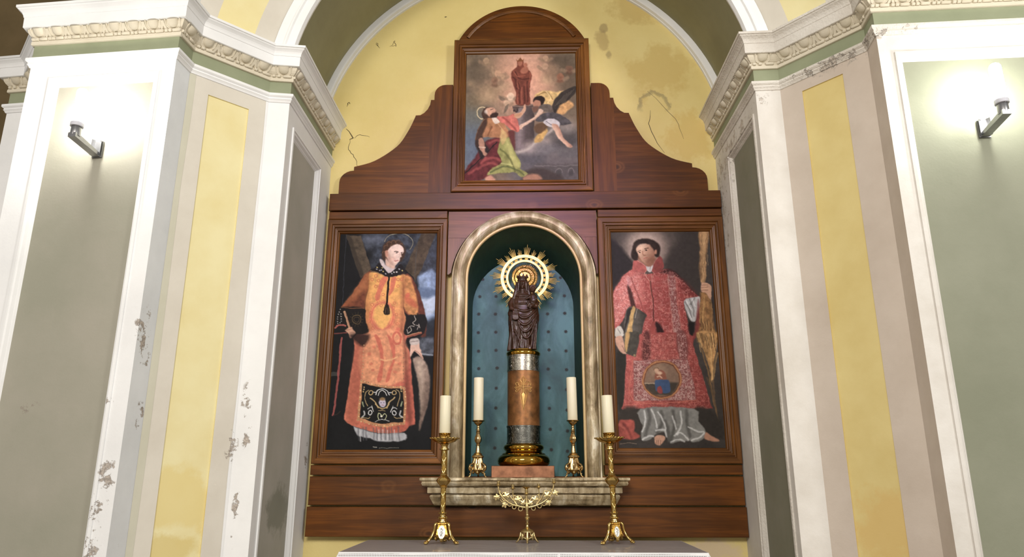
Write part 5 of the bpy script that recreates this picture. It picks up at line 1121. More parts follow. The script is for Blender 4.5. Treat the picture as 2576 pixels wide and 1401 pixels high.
# ------------------------------------------------------------------ carved statue
SZ = 2.625
stt = empty('statue', (CX, CY, SZ), 'dark carved wooden figure of a crowned woman holding a child on the pillar', 'statue')
def statue_mesh():
    mb = MB()
    secs = [(0, -.010, .122, .092), (.03, -.012, .118, .088), (.08, -.012, .113, .082), (.14, -.006, .116, .082), (.20, .002, .126, .084), (.27, .001, .134, .086), (.33, .0, .134, .084), (.38, .004, .126, .080), (.43, .008, .114, .074), (.465, .008, .102, .066), (.495, -.004, .080, .056), (.515, -.008, .050, .046), (.535, -.006, .036, .038)]
    # refine
    S = []
    for i in range(len(secs)-1):
        for k in range(3): u = k/3; S.append(tuple(a+(b-a)*u for a, b in zip(secs[i], secs[i+1])))
    S.append(secs[-1]); n = 72; vs = []
    for z, xc, rx, ry in S:
        low = max(0, min(1, (.24-z)/.14)); mid = max(0, min(1, (.40-z)/.1))
        for k in range(n):
            a = 2*PI*k/n
            f = 1+low*.075*math.sin(11*a+z*9)+.03*low*math.sin(23*a+1)+(1-low)*mid*.035*math.sin(7*a+z*26)
            if math.sin(a) < 0: f += (1-low)*.03*math.sin(z*95+4*math.cos(a))*mid
            vs.append((xc+rx*f*math.cos(a), ry*f*math.sin(a), z))
    m = len(S); fs = []
    for j in range(m-1):
        for k in range(n): k2 = (k+1) % n; fs.append((j*n+k, j*n+k2, (j+1)*n+k2, (j+1)*n+k))
    fs += [tuple(range(n))[::-1], tuple((m-1)*n+k for k in range(n))]
    mb.add(vs, fs)
    # head, veil, features
    hx, hz = -.006, .578
    mb.ball((hx, -.030, hz), (.033, .036, .045), 20, 14)
    mb.ball((hx, .002, hz-.004), (.058, .044, .060), 20, 14)               # veil over the hair
    for sg in (-1, 1):
        mb.tube([(hx+sg*.040, -.014, .605), (hx+sg*.052, -.022, .565), (hx+sg*.056, -.030, .52), (hx+sg*.064, -.028, .48), (hx+sg*.080, -.02, .44)], [.012, .016, .018, .020, .022], 10)
        mb.tube([(hx+sg*.028, -.040, .612), (hx+sg*.036, -.044, .585), (hx+sg*.035, -.040, .545), (hx+sg*.038, -.040, .515)], [.007, .009, .009, .008], 8)
        mb.ball((hx+sg*.012, -.0625, hz+.007), (.0062, .004, .0032), 8, 6)
        mb.tube([(hx+sg*.005, -.067, hz+.013), (hx+sg*.013, -.066, hz+.017), (hx+sg*.022, -.058, hz+.013)], .0022, 6)
    mb.tube([(hx, -.064, hz+.016), (hx, -.072, hz-.004), (hx, -.069, hz-.009)], [.003, .0055, .004], 8)
    mb.tube([(hx-.009, -.064, hz-.019), (hx, -.067, hz-.018), (hx+.009, -.064, hz-.019)], .0028, 6)
    mb.ball((hx, -.059, hz-.031), (.011, .009, .009), 10, 8)
    mb.tube([(hx, -.028, .545), (hx, -.030, .50)], [.022, .026], 12)
    # neckline, bodice pleats, belt
    mb.tube([(-.062, -.052, .478), (-.03, -.066, .470), (.01, -.068, .470), (.05, -.058, .474)], .008, 8)
    for k in range(7): x = -.042+k*.013; mb.tube([(x*1.15, -.066, .462), (x, -.074, .425), (x*.9, -.076, .405)], [.003, .005, .004], 6)
    mb.tube([(-.062, -.064, .402), (-.02, -.080, .398), (.03, -.080, .400)], .006, 8)
    # mantle folds that hang across the front
    for (xa, za, xb, zb, sag, y0_) in [(-.070, .372, .112, .380, .045, .084), (-.072, .352, .116, .360, .085, .088), (-.072, .335, .118, .335, .125, .090), (-.060, .30, .120, .305, .150, .090), (-.040, .25, .116, .270, .160, .088)]:
        pts = []
        for k in range(15):
            u = k/14; x = xa+(xb-xa)*u; z = za+(zb-za)*u-sag*4*u*(1-u)*(.75+.5*(1-u)); y = -y0_*math.sqrt(max(.08, 1-(x/.142)**2))-.002; pts.append((x, y, z))
        mb.tube(pts, [.003+.0065*math.sin(PI*k/14) for k in range(15)], 8)
    for (x0_, x1_, z1_) in [(-.092, -.098, .30), (-.072, -.070, .20), (-.050, -.044, .17), (-.028, -.014, .15), (.000, -.010, .14), (.060, .085, .22), (.084, .110, .28), (.032, .040, .16), (.098, .122, .33)]:
        pts = []
        for k in range(9):
            u = k/8; x = x0_+(x1_-x0_)*u; z = .002+z1_*u; y = -.088*math.sqrt(max(.06, 1-(x/.135)**2)); pts.append((x+.006*math.sin(u*5), y, z))
        mb.tube(pts, [.008-.005*k/8 for k in range(9)], 8)
    for (pts) in ([(-.074, -.078, .17), (-.050, -.088, .12), (-.030, -.092, .07), (-.026, -.09, .02)],) if True else ([(-.070, -.080, .16), (-.03, -.094, .12), (.01, -.096, .07), (.03, -.09, .02)], [(.03, -.09, .16), (.005, -.096, .10), (-.02, -.094, .04)], [(.06, -.086, .10), (.035, -.094, .05), (.05, -.092, .01)]): mb.tube([tuple(v) for v in crom(pts, 4)], .007, 8)
    # right arm and hand holding the cloth, hanging end
    mb.tube([(-.088, -.020, .455), (-.108, -.040, .40), (-.100, -.070, .355), (-.070, -.086, .345)], [.024, .026, .022, .015], 10)
    mb.ball((-.066, -.090, .342), (.016, .011, .018), 10, 8)
    for k in range(4): mb.tube([(-.078+k*.009, -.095, .352), (-.076+k*.009, -.100, .335), (-.075+k*.009, -.094, .320)], [.0045, .0045, .0035], 6)
    for k in range(4): x = -.084+k*.013; mb.tube([(x, -.090, .335), (x-.002, -.098, .29), (x+.003, -.100, .255+.012*(k % 2))], [.006, .009, .007], 8)
    mb.tube([(-.092, -.088, .262), (-.07, -.1, .255), (-.04, -.1, .262)], .008, 8)
    # left arm carrying the child
    mb.tube([(.085, -.020, .455), (.118, -.045, .41), (.112, -.075, .375), (.075, -.088, .372), (.05, -.088, .378)], [.024, .026, .022, .016, .012], 10)
    mb.ball((.046, -.092, .380), (.014, .010, .012), 10, 8)
    # child: torso, legs, arms, head
    mb.tube([(.082, -.070, .385), (.088, -.078, .42), (.088, -.074, .465), (.086, -.072, .490)], [.028, .034, .030, .016], 14)
    mb.tube([(.078, -.085, .392), (.052, -.105, .390), (.040, -.105, .362)], [.017, .015, .009], 10); mb.tube([(.092, -.088, .385), (.066, -.108, .372), (.058, -.106, .345)], [.017, .014, .009], 10)
    mb.tube([(.064, -.078, .468), (.046, -.092, .445), (.024, -.090, .436)], [.011, .010, .007], 8); mb.tube([(.112, -.076, .466), (.116, -.095, .435), (.092, -.106, .428)], [.011, .010, .007], 8)
    mb.ball((.086, -.072, .528), (.026, .027, .032), 16, 12); mb.ball((.086, -.100, .524), (.004, .006, .005), 8, 6); mb.tube([(.078, -.096, .513), (.086, -.099, .512), (.094, -.096, .513)], .002, 6)
    for sg in (-1, 1): mb.ball((.086+sg*.009, -.0965, .531), (.004, .003, .0025), 6, 5)
    for k in range(9): a = PI*k/8; mb.ball((.086+.024*math.cos(a), -.082, .536+.024*math.sin(a)), .007, 8, 6)
    return mb
sb = statue_mesh().build('body', M['statue'], stt, smooth=180)
rm = sb.modifiers.new('remesh', 'REMESH'); rm.mode = 'VOXEL'; rm.voxel_size = .0034; rm.use_smooth_shade = True
sm_ = sb.modifiers.new('smooth', 'SMOOTH'); sm_.iterations = 2; sm_.factor = .4
mb = MB().lathe([(.041, .612), (.043, .616), (.043, .626), (.040, .628), (.043, .640), (.046, .652), (.043, .653), (.036, .628), (.034, .612)], 32, (-.006, -.006, 0))
for k in range(8):
    a = 2*PI*k/8+.2; x, y = -.006+.0445*math.cos(a), -.006+.0445*math.sin(a)
    mb.tube([(x, y, .648), (x*1.04, y*1.04, .662), (x*1.02, y*1.02, .674)], [.010, .007, .003], 8); mb.ball((x, y, .622), .004, 6, 5)
mb.build('crown', M['statue'], stt, smooth=50)

# ------------------------------------------------------------------ sunburst behind the statue
HY = .205
HC = pix(1320, 699, HY)
ha = empty('sunburst_halo', tuple(HC), 'golden double-ring sunburst with rays behind the carved figure', 'halo')
def flatring(r0, r1, a0, a1, y0, y1, n=60):
    mb = MB(); L = []
    for r, y in ((r0, y1), (r0, y0), (r0+.003, y0-.002), (r1-.003, y0-.002), (r1, y0), (r1, y1), (r0, y1)):
        L.append([(r*math.cos(math.radians(a0+(a1-a0)*k/n)), y, r*math.sin(math.radians(a0+(a1-a0)*k/n))) for k in range(n+1)])
    for j in range(len(L)-1):
        for k in range(n): mb.quad(L[j][k], L[j][k+1], L[j+1][k+1], L[j+1][k])
    for e in (0, n): mb.add([L[j][e] for j in range(6)], [tuple(range(6))])
    return mb
flatring(.186, .219, -54, 238, -.006, .002).build('outer_ring', M['gold'], ha); flatring(.146, .170, -56, 236, -.005, .003).build('inner_ring', M['gold'], ha)
angs = [238, 222, 205, 191, 175.5, 160, 145, 130, 115.5, 101, 85, 70, 54, 38, 21.5, 6.6, -6.8, -21.5, -37.6, -50, -64.5]
for i, a in enumerate(angs):
    long_ = (i % 2 == 0); tip = .316 if long_ else .286; sp_ = 7.0 if long_ else 5.0
    mb = MB(); nr = 5 if long_ else 4
    for k in range(nr):
        u = (k-(nr-1)/2)/((nr-1)/2); b = math.radians(a+sp_*u*.80); b0 = math.radians(a+sp_*.50*u); t_ = tip*(1-.10*abs(u)-.035*(k % 2))
        mb.tube([(.150*math.cos(b0), .003, .150*math.sin(b0)), (.205*math.cos(b0), .0, .205*math.sin(b0)), (t_*.985*math.cos(b), -.002, t_*.985*math.sin(b)), (t_*math.cos(b), -.002, t_*math.sin(b))], [.0032, .0040, .0036, .0015], 6)
    mb.build('ray', M['gold'], ha, smooth=60)
# filigree disc with little spikes
mb = MB(); L = []
for r, y in ((.0, -.022), (.05, -.021), (.056, -.024), (.062, -.021), (.085, -.019), (.090, -.022), (.096, -.018), (.112, -.016), (.116, -.012), (.112, -.008), (0, -.008)):
    L.append([(r*math.cos(2*PI*k/64), y, r*math.sin(2*PI*k/64)) for k in range(64)])
for j in range(len(L)-1):
    for k in range(64): mb.quad(L[j][k], L[j][(k+1) % 64], L[j+1][(k+1) % 64], L[j+1][k])
disc = mb.build('filigree_disc', M['filigree'], ha, smooth=40)
mb = MB()
for k in range(48):
    a = 2*PI*k/48; l_ = .136 if k % 2 else .128
    mb.tube([(.112*math.cos(a), -.013, .112*math.sin(a)), (l_*math.cos(a), -.012, l_*math.sin(a))], [.0025, .0008], 5)
tag(mb.build('disc_spikes', M['filigree'], disc), kind='stuff')
MB().tube([(0, .0, -.10), (0, .0, -.45), (0, -.06, -.60)], .006, 8).build('support_rod', M['gold'], ha)

# ------------------------------------------------------------------ altar with cloth, lace and plastic sheet
AX0, AX1, AY0, AY1, AZ = -1.245, 1.140, -1.06, -.185, 1.118
al = empty('altar_table', (-.05, -.6, 0), 'altar table with a white cloth in front of the altarpiece', 'table')
part(MB().box(AX0+.01, AX1-.01, AY0+.01, AY1-.004, 1.06, AZ-.003, bev=.004), 'table_top', M['woodh'], al)
part(MB().box(AX0+.12, AX1-.12, AY0+.12, AY1-.06, 0, 1.06), 'table_body', M['woodh'], al)
cl = empty('altar_cloth', (-.05, -.6, AZ-.003), 'white linen altar cloth with a lace border', 'cloth')
mb = MB(); nx = 60
xs = [AX0+(AX1-AX0)*k/nx for k in range(nx+1)]
def droop(k, s): return AY0-.004-s*(.012+.010*math.sin(k*.55)+.006*math.sin(k*1.3))
for k in range(nx):
    a, b = xs[k], xs[k+1]
    mb.quad((a, AY1, AZ), (a, AY0, AZ), (b, AY0, AZ), (b, AY1, AZ))
    mb.quad((a, AY0, AZ), (a, AY0-.006, AZ-.006), (b, AY0-.006, AZ-.006), (b, AY0, AZ))
    mb.quad((a, AY0-.006, AZ-.006), (a, droop(k, .3), AZ-.011+.002*math.sin(k*.4)), (b, droop(k+1, .3), AZ-.011+.002*math.sin((k+1)*.4)), (b, AY0-.006, AZ-.006))
for sg, x in ((-1, AX0), (1, AX1)):
    for j in range(12):
        y0_, y1_ = AY0+(AY1-AY0)*j/12, AY0+(AY1-AY0)*(j+1)/12
        mb.quad((x, y0_, AZ), (x, y1_, AZ), (x+sg*.022, y1_, AZ-.05), (x+sg*.022, y0_-(.012 if j == 0 else 0), AZ-.05))
        mb.quad((x+sg*.022, y0_-(.012 if j == 0 else 0), AZ-.05), (x+sg*.022, y1_, AZ-.05), (x+sg*.03, y1_, AZ-.30), (x+sg*.03, y0_-(.02 if j == 0 else 0), AZ-.30))
for sg, x, k in ((-1, AX0, 0), (1, AX1, nx)):
    mb.add([(x, AY0, AZ), (x, AY0-.006, AZ-.006), (x, droop(k, .3), AZ-.011), (x+sg*.022, AY0-.012, AZ-.05)], [(0, 1, 2, 3)])
    mb.add([(x, droop(k, .3), AZ-.011), (x+sg*.022, AY0-.012, AZ-.05), (x+sg*.03, AY0-.02, AZ-.30), (x, droop(k, 1.), AZ-.30)], [(0, 1, 2, 3)])
part(mb, 'linen', M['linen'], cl, smooth=50)
mb = MB()
for k in range(nx):
    a, b = xs[k], xs[k+1]
    mb.quad((a, droop(k, .3), AZ-.011+.002*math.sin(k*.4)), (a, droop(k, 1.), AZ-.30), (b, droop(k+1, 1.), AZ-.30), (b, droop(k+1, .3), AZ-.011+.002*math.sin((k+1)*.4)))
part(mb, 'lace_border', M['lace'], cl, smooth=50)
mb = MB(); nx, ny = 70, 26; rng = np.random.RandomState(4)
ph = rng.rand(8)*6; fx = rng.uniform(2, 14, 8); fy = rng.uniform(-9, 9, 8)
G = []
for j in range(ny+1):
    for i in range(nx+1):
        x = AX0+.004+(AX1-AX0-.008)*i/nx; y = AY0-.002+(AY1-AY0-.004)*j/ny
        h = sum(math.sin(fx[q]*x+fy[q]*y+ph[q]) for q in range(8))/8
        e = min(1, min(i, nx-i, j, ny-j)/2)
        G.append((x, y, AZ+.0016+.0022*abs(h)*e))
mb.add(G, [(j*(nx+1)+i, j*(nx+1)+i+1, (j+1)*(nx+1)+i+1, (j+1)*(nx+1)+i) for j in range(ny) for i in range(nx)])
ps = mb.build('plastic_sheet', M['plastic'], smooth=180, loc=(-.05, -.6, AZ+.001)); tag(ps, 'crinkled clear plastic sheet lying over the altar top', 'sheet')
ZT = AZ+.004

# ------------------------------------------------------------------ candles and candlesticks
def candle(name, loc, r, h, label, group, rot=None):
    root = empty(name, loc, label, 'candle', group)
    MB().lathe([(r*.96, 0), (r, .003), (r, h-.004), (r*.97, h-.001), (r*.90, h), (r*.5, h-.003), (0, h-.004)], 32).build('wax', M['wax'], root, smooth=50)
    MB().tube([(0, 0, h-.006), (.001, 0, h+.004), (.003, 0, h+.010)], .0016, 6).build('wick', M['wick'], root)
    if rot: root.rotation_euler = rot
    return root
def big_stick(loc, label, group):
    root = empty('candlestick', loc, label, 'candlestick', group)
    prof = [(.016, .140), (.032, .142), (.036, .148), (.034, .155), (.027, .158), (.025, .166), (.033, .170), (.037, .176), (.035, .182), (.026, .186), (.023, .196), (.024, .204), (.033, .208), (.034, .213), (.0215, .216)]
    MB().lathe(prof, 28).build('base_knop', M['brass'], root, smooth=40)
    MB().lathe([(.0205, .214), (.0205, .388)], 24).build('lower_stem', M['brassd'], root, smooth=40)
    MB().lathe([(.021, .384), (.027, .388), (.028, .396), (.024, .400), (.036, .412), (.049, .428), (.053, .438), (.049, .448), (.036, .462), (.025, .474), (.028, .480), (.026, .486), (.021, .490)], 32, rfun=lambda a, z: 1+(.025*math.sin(12*a) if .415 < z < .46 else 0)).build('knop', M['brass'], root, smooth=40)
    MB().lathe([(.0205, .488), (.0205, .655)], 24).build('upper_stem', M['brassd'], root, smooth=40)
    MB().lathe([(.021, .652), (.030, .655), (.036, .660), (.035, .668), (.026, .671), (.023, .680), (.025, .690), (.030, .696), (.034, .700), (.02, .704)], 28).build('neck', M['brass'], root, smooth=40)
    mb = MB(); n = 96
    pr_ = [(.016, .698), (.034, .702), (.060, .710), (.085, .722), (.098, .734), (.102, .738), (.098, .741), (.084, .730), (.055, .722), (.0, .722)]
    mb.lathe(pr_, n, rfun=None)
    for i, v in enumerate(mb.v):
        x, y, z = v; r = math.hypot(x, y)
        if r > .07: a = math.atan2(y, x); k = (r-.07)/.032; s_ = 1+.05*k*math.sin(22*a); mb.v[i] = (x*s_, y*s_, z+.004*k*math.sin(22*a))
    pan = mb.build('drip_pan', M['brass'], root, smooth=50)
    rim = [((.106+.004*math.sin(22*q))*math.cos(q), (.106+.004*math.sin(22*q))*math.sin(q), .741+.003*math.sin(22*q)) for q in [2*PI*k/132 for k in range(133)]]
    MB().tube(rim, [.0035+.0015*math.sin(22*2*PI*k/132) for k in range(133)], 6, caps=False, upv=(0, 0, 1)).build('pan_rim', M['brass'], pan, smooth=60)
    MB().lathe([(.040, .720), (.044, .724), (.046, .730), (.043, .735), (.043, .770), (.046, .774), (.046, .780), (.043, .781), (.040, .774), (0, .774)], 32).build('socket', M['brassl'], root, smooth=40)
    # triangular block with pierced panels and silver medallions
    tri = [(.056*math.cos(math.radians(-90+60+120*k)), .056*math.sin(math.radians(-90+60+120*k))) for k in range(3)]
    mb = MB(); lv = [(.050, .045), (.056, .056), (.050, .062), (.040, .100), (.034, .128), (.040, .134), (.036, .143)]
    lo = []
    for r, z in lv:
        ring_ = []
        for k in range(3):
            a0 = math.radians(-30+120*k)
            for e in (-.22, .22): ring_.append((r*1.15*math.cos(a0+e), r*1.15*math.sin(a0+e), z))
        lo.append(ring_)
    for j in range(len(lo)-1):
        for k in range(6): mb.quad(lo[j][k], lo[j][(k+1) % 6], lo[j+1][(k+1) % 6], lo[j+1][k])
    mb.add(lo[-1], [tuple(range(6))]); mb.add(lo[0], [tuple(range(6))[::-1]])
    blk = mb.build('base_block', M['brassl'], root)
    for k in range(3):
        a = math.radians(-90+120*k); mt = Matrix.Rotation(a+PI/2, 4, 'Z')
        mb = MB(); pts = [(.026*math.sin(t_)*(1 if True else 1)*abs(math.sin(t_))**.2, .045*math.cos(t_)) for t_ in [2*PI*q/24 for q in range(24)]]
        mb.prism([(x, z+.080) for x, z in pts], -.050, -.030); mb.add([], []); 
        for i, v in enumerate(mb.v):
            mb.v[i] = (v[0], v[1]+(v[2]-.08)*.22, v[2])
        mb.tube([(0, -.052-.010, .035), (0, -.050, .026), (0, -.040, .030)], [.012, .014, .006], 8)
        s_ = mb.xf(mt).build('bracket', M['brass'], root, smooth=40)
        mb = MB(); mb.prism([(x*.66, z*.78+.082) for x, z in pts], -.054, -.046)
        for i, v in enumerate(mb.v): mb.v[i] = (v[0], v[1]+(v[2]-.08)*.22, v[2])
        for q in range(9): mb.ball((random.uniform(-.009, .009), -.0535+(q-4)*.0012, .082+(q-4)*.006), (.004, .003, .004), 6, 5)
        mb.xf(mt).build('medallion', M['silverm'], s_, smooth=40)
    for k in range(3):
        a = math.radians(-30+120*k); mt = Matrix.Rotation(a, 4, 'Z')
        pts = [tuple(v) for v in crom([(.036, 0, .136), (.050, 0, .140), (.060, 0, .124), (.066, 0, .090), (.080, 0, .056), (.104, 0, .026), (.118, 0, .016)], 4)]
        mb = MB(); mb.tube(pts, [.008]*4+[.0095]*(len(pts)-8)+[.008]*4, 10, flat=1.35)
        mb.tube([(p[0]+.004, .0, p[2]+.006) for p in pts[6:]], .004, 6)
        leg = mb.xf(mt).build('leg', M['brass'], root, smooth=50)
        mb = MB(); mb.ball((.120, 0, .012), (.016, .017, .012), 12, 8)
        for q in range(4): y = (q-1.5)*.0095; mb.ball((.133-.002*abs(q-1.5), y, .0075), (.008, .0055, .0075), 8, 6); mb.ball((.126, y, .016), (.007, .005, .006), 8, 6)
        mb.xf(mt).build('paw', M['brass'], leg, smooth=60)
    return root
s1 = big_stick((-.640, -.50, ZT), 'tall brass lion-paw candlestick on the left end of the altar', 'large altar candlesticks')
s2 = copy_tree(s1); s2.location = (.616, -.475, ZT+.003); s2.rotation_euler = (0, math.radians(-1.7), math.radians(8)); s2['label'] = 'tall brass lion-paw candlestick on the right half of the altar'
c1 = candle('candle', (-.640, -.50, ZT+.7745), .0415, .284, 'cream candle in the left tall altar candlestick', 'altar candles')
tl = math.radians(-1.7)
c2 = candle('candle', (.616+.7745*math.sin(tl), -.475, ZT+.003+.7745*math.cos(tl)), .0415, .284, 'cream candle in the right tall altar candlestick', 'altar candles', (0, tl, 0))

def small_stick(loc, label, group):
    root = empty('candlestick', loc, label, 'candlestick', group)
    MB().lathe([(.010, .405), (.014, .410), (.026, .420), (.034, .430), (.036, .436), (.050, .442), (.053, .446), (.050, .449), (.03, .448), (0, .447)], 32, rfun=lambda a, z: 1+(.04*math.sin(14*a) if .41 < z < .435 else 0)).build('drip_pan', M['brassr'], root, smooth=40)
    MB().lathe([(.012, .368), (.019, .370), (.019, .375), (.012, .378), (.010, .390), (.012, .398), (.009, .406)], 24).build('neck', M['brassr'], root, smooth=40)
    MB().lathe([(.010, .246), (.018, .250), (.018, .256), (.012, .260), (.016, .268), (.024, .282), (.027, .296), (.025, .312), (.018, .330), (.013, .344), (.017, .352), (.018, .358), (.012, .364), (.012, .370)], 24, rfun=lambda a, z: 1+(.10*math.sin(6*a) if .265 < z < .345 else 0)).build('vase', M['brassr'], root, smooth=40)
    MB().lathe([(.028, .178), (.034, .182), (.030, .188), (.022, .192), (.020, .200), (.017, .215), (.014, .236), (.013, .246), (.017, .249)], 24, rfun=lambda a, z: 1+(.08*math.sin(9*a) if z < .19 else 0)).build('stem_foot', M['brassr'], root, smooth=40)
    mb = MB(); lv = [(.012, .028), (.030, .046), (.044, .060), (.042, .085), (.034, .120), (.030, .148), (.042, .154), (.046, .160), (.042, .168), (.034, .176), (.030, .180)]
    mb.lathe(lv, 36, rfun=lambda a, z: 1+.14*math.cos(3*(a-math.radians(90)))*(1 if z > .15 else .8))
    bd_ = mb.build('base_block', M['brassr'], root, smooth=40)
    for k in range(3):
        mb = MB(); a = math.radians(-90+120*k); m0 = 0; mb.tube([(0, -.036, .040), (0, -.038, .092), (0, -.034, .146)], .006, 8); mb.ball((0, -.040, .092), (.012, .010, .026), 12, 8); mb.ball((0, -.043, .040), (.012, .010, .012), 10, 8); mb.ball((0, -.036, .146), (.010, .008, .008), 10, 8); mb.xf(Matrix.Rotation(a+PI/2, 4, 'Z'), m0)
        mb.build('cartouche', M['brassr'], bd_, smooth=60)
    for k in range(3):
        a = math.radians(-30+120*k); mt = Matrix.Rotation(a, 4, 'Z')
        pts = [(.030, 0, .158), (.036, 0, .135), (.044, 0, .112), (.058, 0, .104), (.070, 0, .094), (.076, 0, .076), (.070, 0, .058), (.056, 0, .054), (.048, 0, .066), (.050, 0, .082), (.060, 0, .084), (.064, 0, .074), (.058, 0, .068)]
        mb = MB(); P_ = [tuple(v) for v in crom(pts, 3)]; mb.tube(P_, [.0085-.0045*i/len(P_) for i in range(len(P_))], 8, flat=1.5)
        mb.tube([(.062, 0, .056), (.058, 0, .040), (.064, 0, .022), (.074, 0, .007)], [.009, .0065, .006, .008], 8)
        mb.ball((.076, 0, .0065), (.010, .008, .0065), 8, 6); mb.ball((.068, 0, .030), (.007, .007, .006), 8, 6)
        mb.xf(mt).build('scroll_leg', M['brassr'], root, smooth=60)
    return root
s3 = small_stick((-.420, -.055, 1.579), 'ornate brass candlestick on the ledge left of the pillar', 'ledge candlesticks')
s4 = copy_tree(s3); s4.location = (.348, -.055, 1.579); s4['label'] = 'ornate brass candlestick on the ledge right of the pillar'
candle('candle', (-.420, -.055, 1.579+.4475), .0405, .349, 'tall cream candle on the ledge left of the pillar', 'ledge candles')
candle('candle', (.348, -.055, 1.579+.4475), .0405, .349, 'tall cream candle on the ledge right of the pillar', 'ledge candles', (0, math.radians(-.8), 0))

# ------------------------------------------------------------------ vine candelabrum
KU = .000392
cb = empty('candelabrum', (-.024, -.41, ZT), 'low five-armed brass candelabrum with vine leaves at the altar centre', 'candelabrum')
def kp(u, v, y=0): return ((u-672)*KU, y, (1272-v)*KU)
# foot: dome with four flared legs and leaf tongues
foot = MB().lathe([(.020, kp(0, 1025)[2]), (.026, kp(0, 1034)[2]), (.040, kp(0, 1046)[2]), (.048, kp(0, 1066)[2]), (.052, kp(0, 1088)[2]), (.049, kp(0, 1088)[2]), (.044, kp(0, 1064)[2]), (.0, kp(0, 1040)[2])], 32).build('foot_dome', M['brassp'], cb, smooth=40)
for k in range(4):
    mt = Matrix.Rotation(k*PI/2, 4, 'Z')
    mb = MB(); pts = [tuple(v) for v in crom([(.046, 0, .076), (.050, 0, .058), (.057, 0, .034), (.068, 0, .014), (.084, 0, .001)], 4)]
    mb.tube(pts, [.007]*(len(pts)-4)+[.006, .005, .004, .002], 8, flat=1.3)
    mb.xf(mt).build('leg', M['brassp'], cb, smooth=60)
    m2 = Matrix.Rotation(k*PI/2+PI/4, 4, 'Z')
    mb = MB(); R_ = .052
    mb.tube([(R_*math.cos(q), R_*math.sin(q), .040-.022*abs(q)**1.5) for q in [(-.78+1.56*j/10) for j in range(11)]], .0042, 6)
    mb.tube([(.050, -.018, .070), (.055, -.016, .046)], .004, 6); mb.tube([(.050, .018, .070), (.055, .016, .046)], .004, 6)
    mb.ball((.056, 0, .044), (.006, .013, .026), 10, 8)
    mb.xf(m2 @ Matrix.Rotation(0, 4, 'Z')).xf(Matrix.Rotation(-PI/4*1, 4, 'Z')) if False else mb.xf(m2)
    mb.build('foot_tracery', M['brassp'], cb, smooth=60)
mb = MB(); ft = [(.020, 1028), (.013, 1018), (.015, 1006), (.011, 998), (.012, 985), (.008, 960), (.011, 940), (.013, 930), (.008, 920), (.009, 890), (.012, 870), (.014, 862), (.011, 850), (.020, 836), (.020, 822), (.013, 814), (.010, 800), (.013, 785), (.012, 772), (.008, 760)]
mb.lathe([(r, kp(0, v)[2]) for r, v in ft], 24); mb.build('stem', M['brassp'], cb, smooth=40)
mb = MB()
mb.tube([kp(670, 770), kp(668, 700), kp(668, 650), kp(664, 600), kp(661, 520), kp(660, 425)], [.009, .010, .017, .011, .008, .008], 8, flat=.7); mb.build('trunk', M['brassp'], cb, smooth=60)
def arm(pts, r, name='arm'):
    P_ = [tuple(v) for v in crom([kp(*q) for q in pts], 5)]; n = len(P_)
    return MB().tube(P_, [r*(1-.25*i/n) for i in range(n)], 8, flat=.8).build(name, M['brassp'], cb, smooth=60)
arms = [arm([(660, 645), (590, 640), (500, 620), (380, 590), (280, 530), (200, 460), (150, 390), (128, 310), (124, 245)], .0078),
        arm([(676, 645), (750, 635), (840, 612), (940, 572), (1030, 515), (1105, 440), (1150, 360), (1172, 280), (1184, 200)], .0078),
        arm([(490, 612), (440, 560), (412, 490), (402, 400), (400, 310)], .0058), arm([(845, 606), (890, 540), (902, 470), (900, 380), (895, 280)], .0058)]
def cup(u, v0, v1, r, pr_, parent):
    mb = MB(); z0_, z1_ = kp(u, v0)[2], kp(u, v1)[2]; c = (kp(u, 0)[0], 0, 0)
    mb.lathe([(.005, z0_-.012), (.008, z0_-.005), (pr_, z0_), (pr_*1.02, z0_+.003), (r*.9, z0_+.003), (r, z0_+.005), (r, z1_-.001), (r*.9, z1_), (r*.75, z1_-.004), (0, z1_-.008)], 20, c)
    return mb.build('socket', M['brassp'], parent, smooth=40)
cup(124, 245, 165, .0115, .018, arms[0]); cup(1184, 200, 125, .0115, .018, arms[1]); cup(400, 305, 228, .0115, .022, arms[2]); cup(894, 285, 215, .0115, .024, arms[3])
cm = cup(660, 405, 310, .012, .022, cb)
MB().lathe([(.010, 0), (.018, .006), (.028, .012), (.029, .015), (.018, .011), (0, .008)], 20, (kp(656, 0)[0], 0, kp(0, 312)[2])).build('socket_collar', M['brassd'], cm, smooth=40)
for pts in ([(462, 590), (400, 510), (340, 440), (300, 390), (270, 368)], [(275, 372), (220, 380), (190, 420), (185, 470), (215, 520), (255, 530)], [(480, 600), (445, 540), (450, 470), (500, 440), (540, 440)], [(430, 560), (415, 470), (430, 425), (450, 440)], [(535, 440), (570, 480), (580, 540), (570, 590)], [(560, 480), (600, 520), (630, 500), (632, 492)],
            [(860, 590), (920, 510), (970, 420), (1000, 360), (1022, 345)], [(1020, 348), (1080, 352), (1120, 390), (1110, 440)], [(840, 596), (875, 530), (850, 460), (800, 440), (775, 440)], [(890, 560), (895, 470), (880, 415), (860, 440)], [(780, 440), (745, 490), (740, 540), (760, 590)], [(765, 480), (720, 520), (695, 510), (690, 492)],
            [(160, 500), (180, 540), (240, 560)], [(1145, 470), (1120, 520), (1070, 530)], [(130, 340), (165, 360), (160, 385)], [(1170, 330), (1135, 330), (1140, 320)]):
    arm(pts, .0046, 'tendril')
for (u, v, r) in [(342, 588, 40), (425, 640, 36), (545, 672, 40), (790, 662, 38), (905, 622, 36), (988, 578, 38), (335, 540, 34), (985, 520, 36)]:
    P_ = [kp(u+r*math.cos(q), v+r*math.sin(q)*.9) for q in [2*PI*j/16*0.86-.5 for j in range(17)]]; MB().tube(P_, .0042, 6).build('curl', M['brassp'], cb, smooth=60)
lf = MB(); pts = []
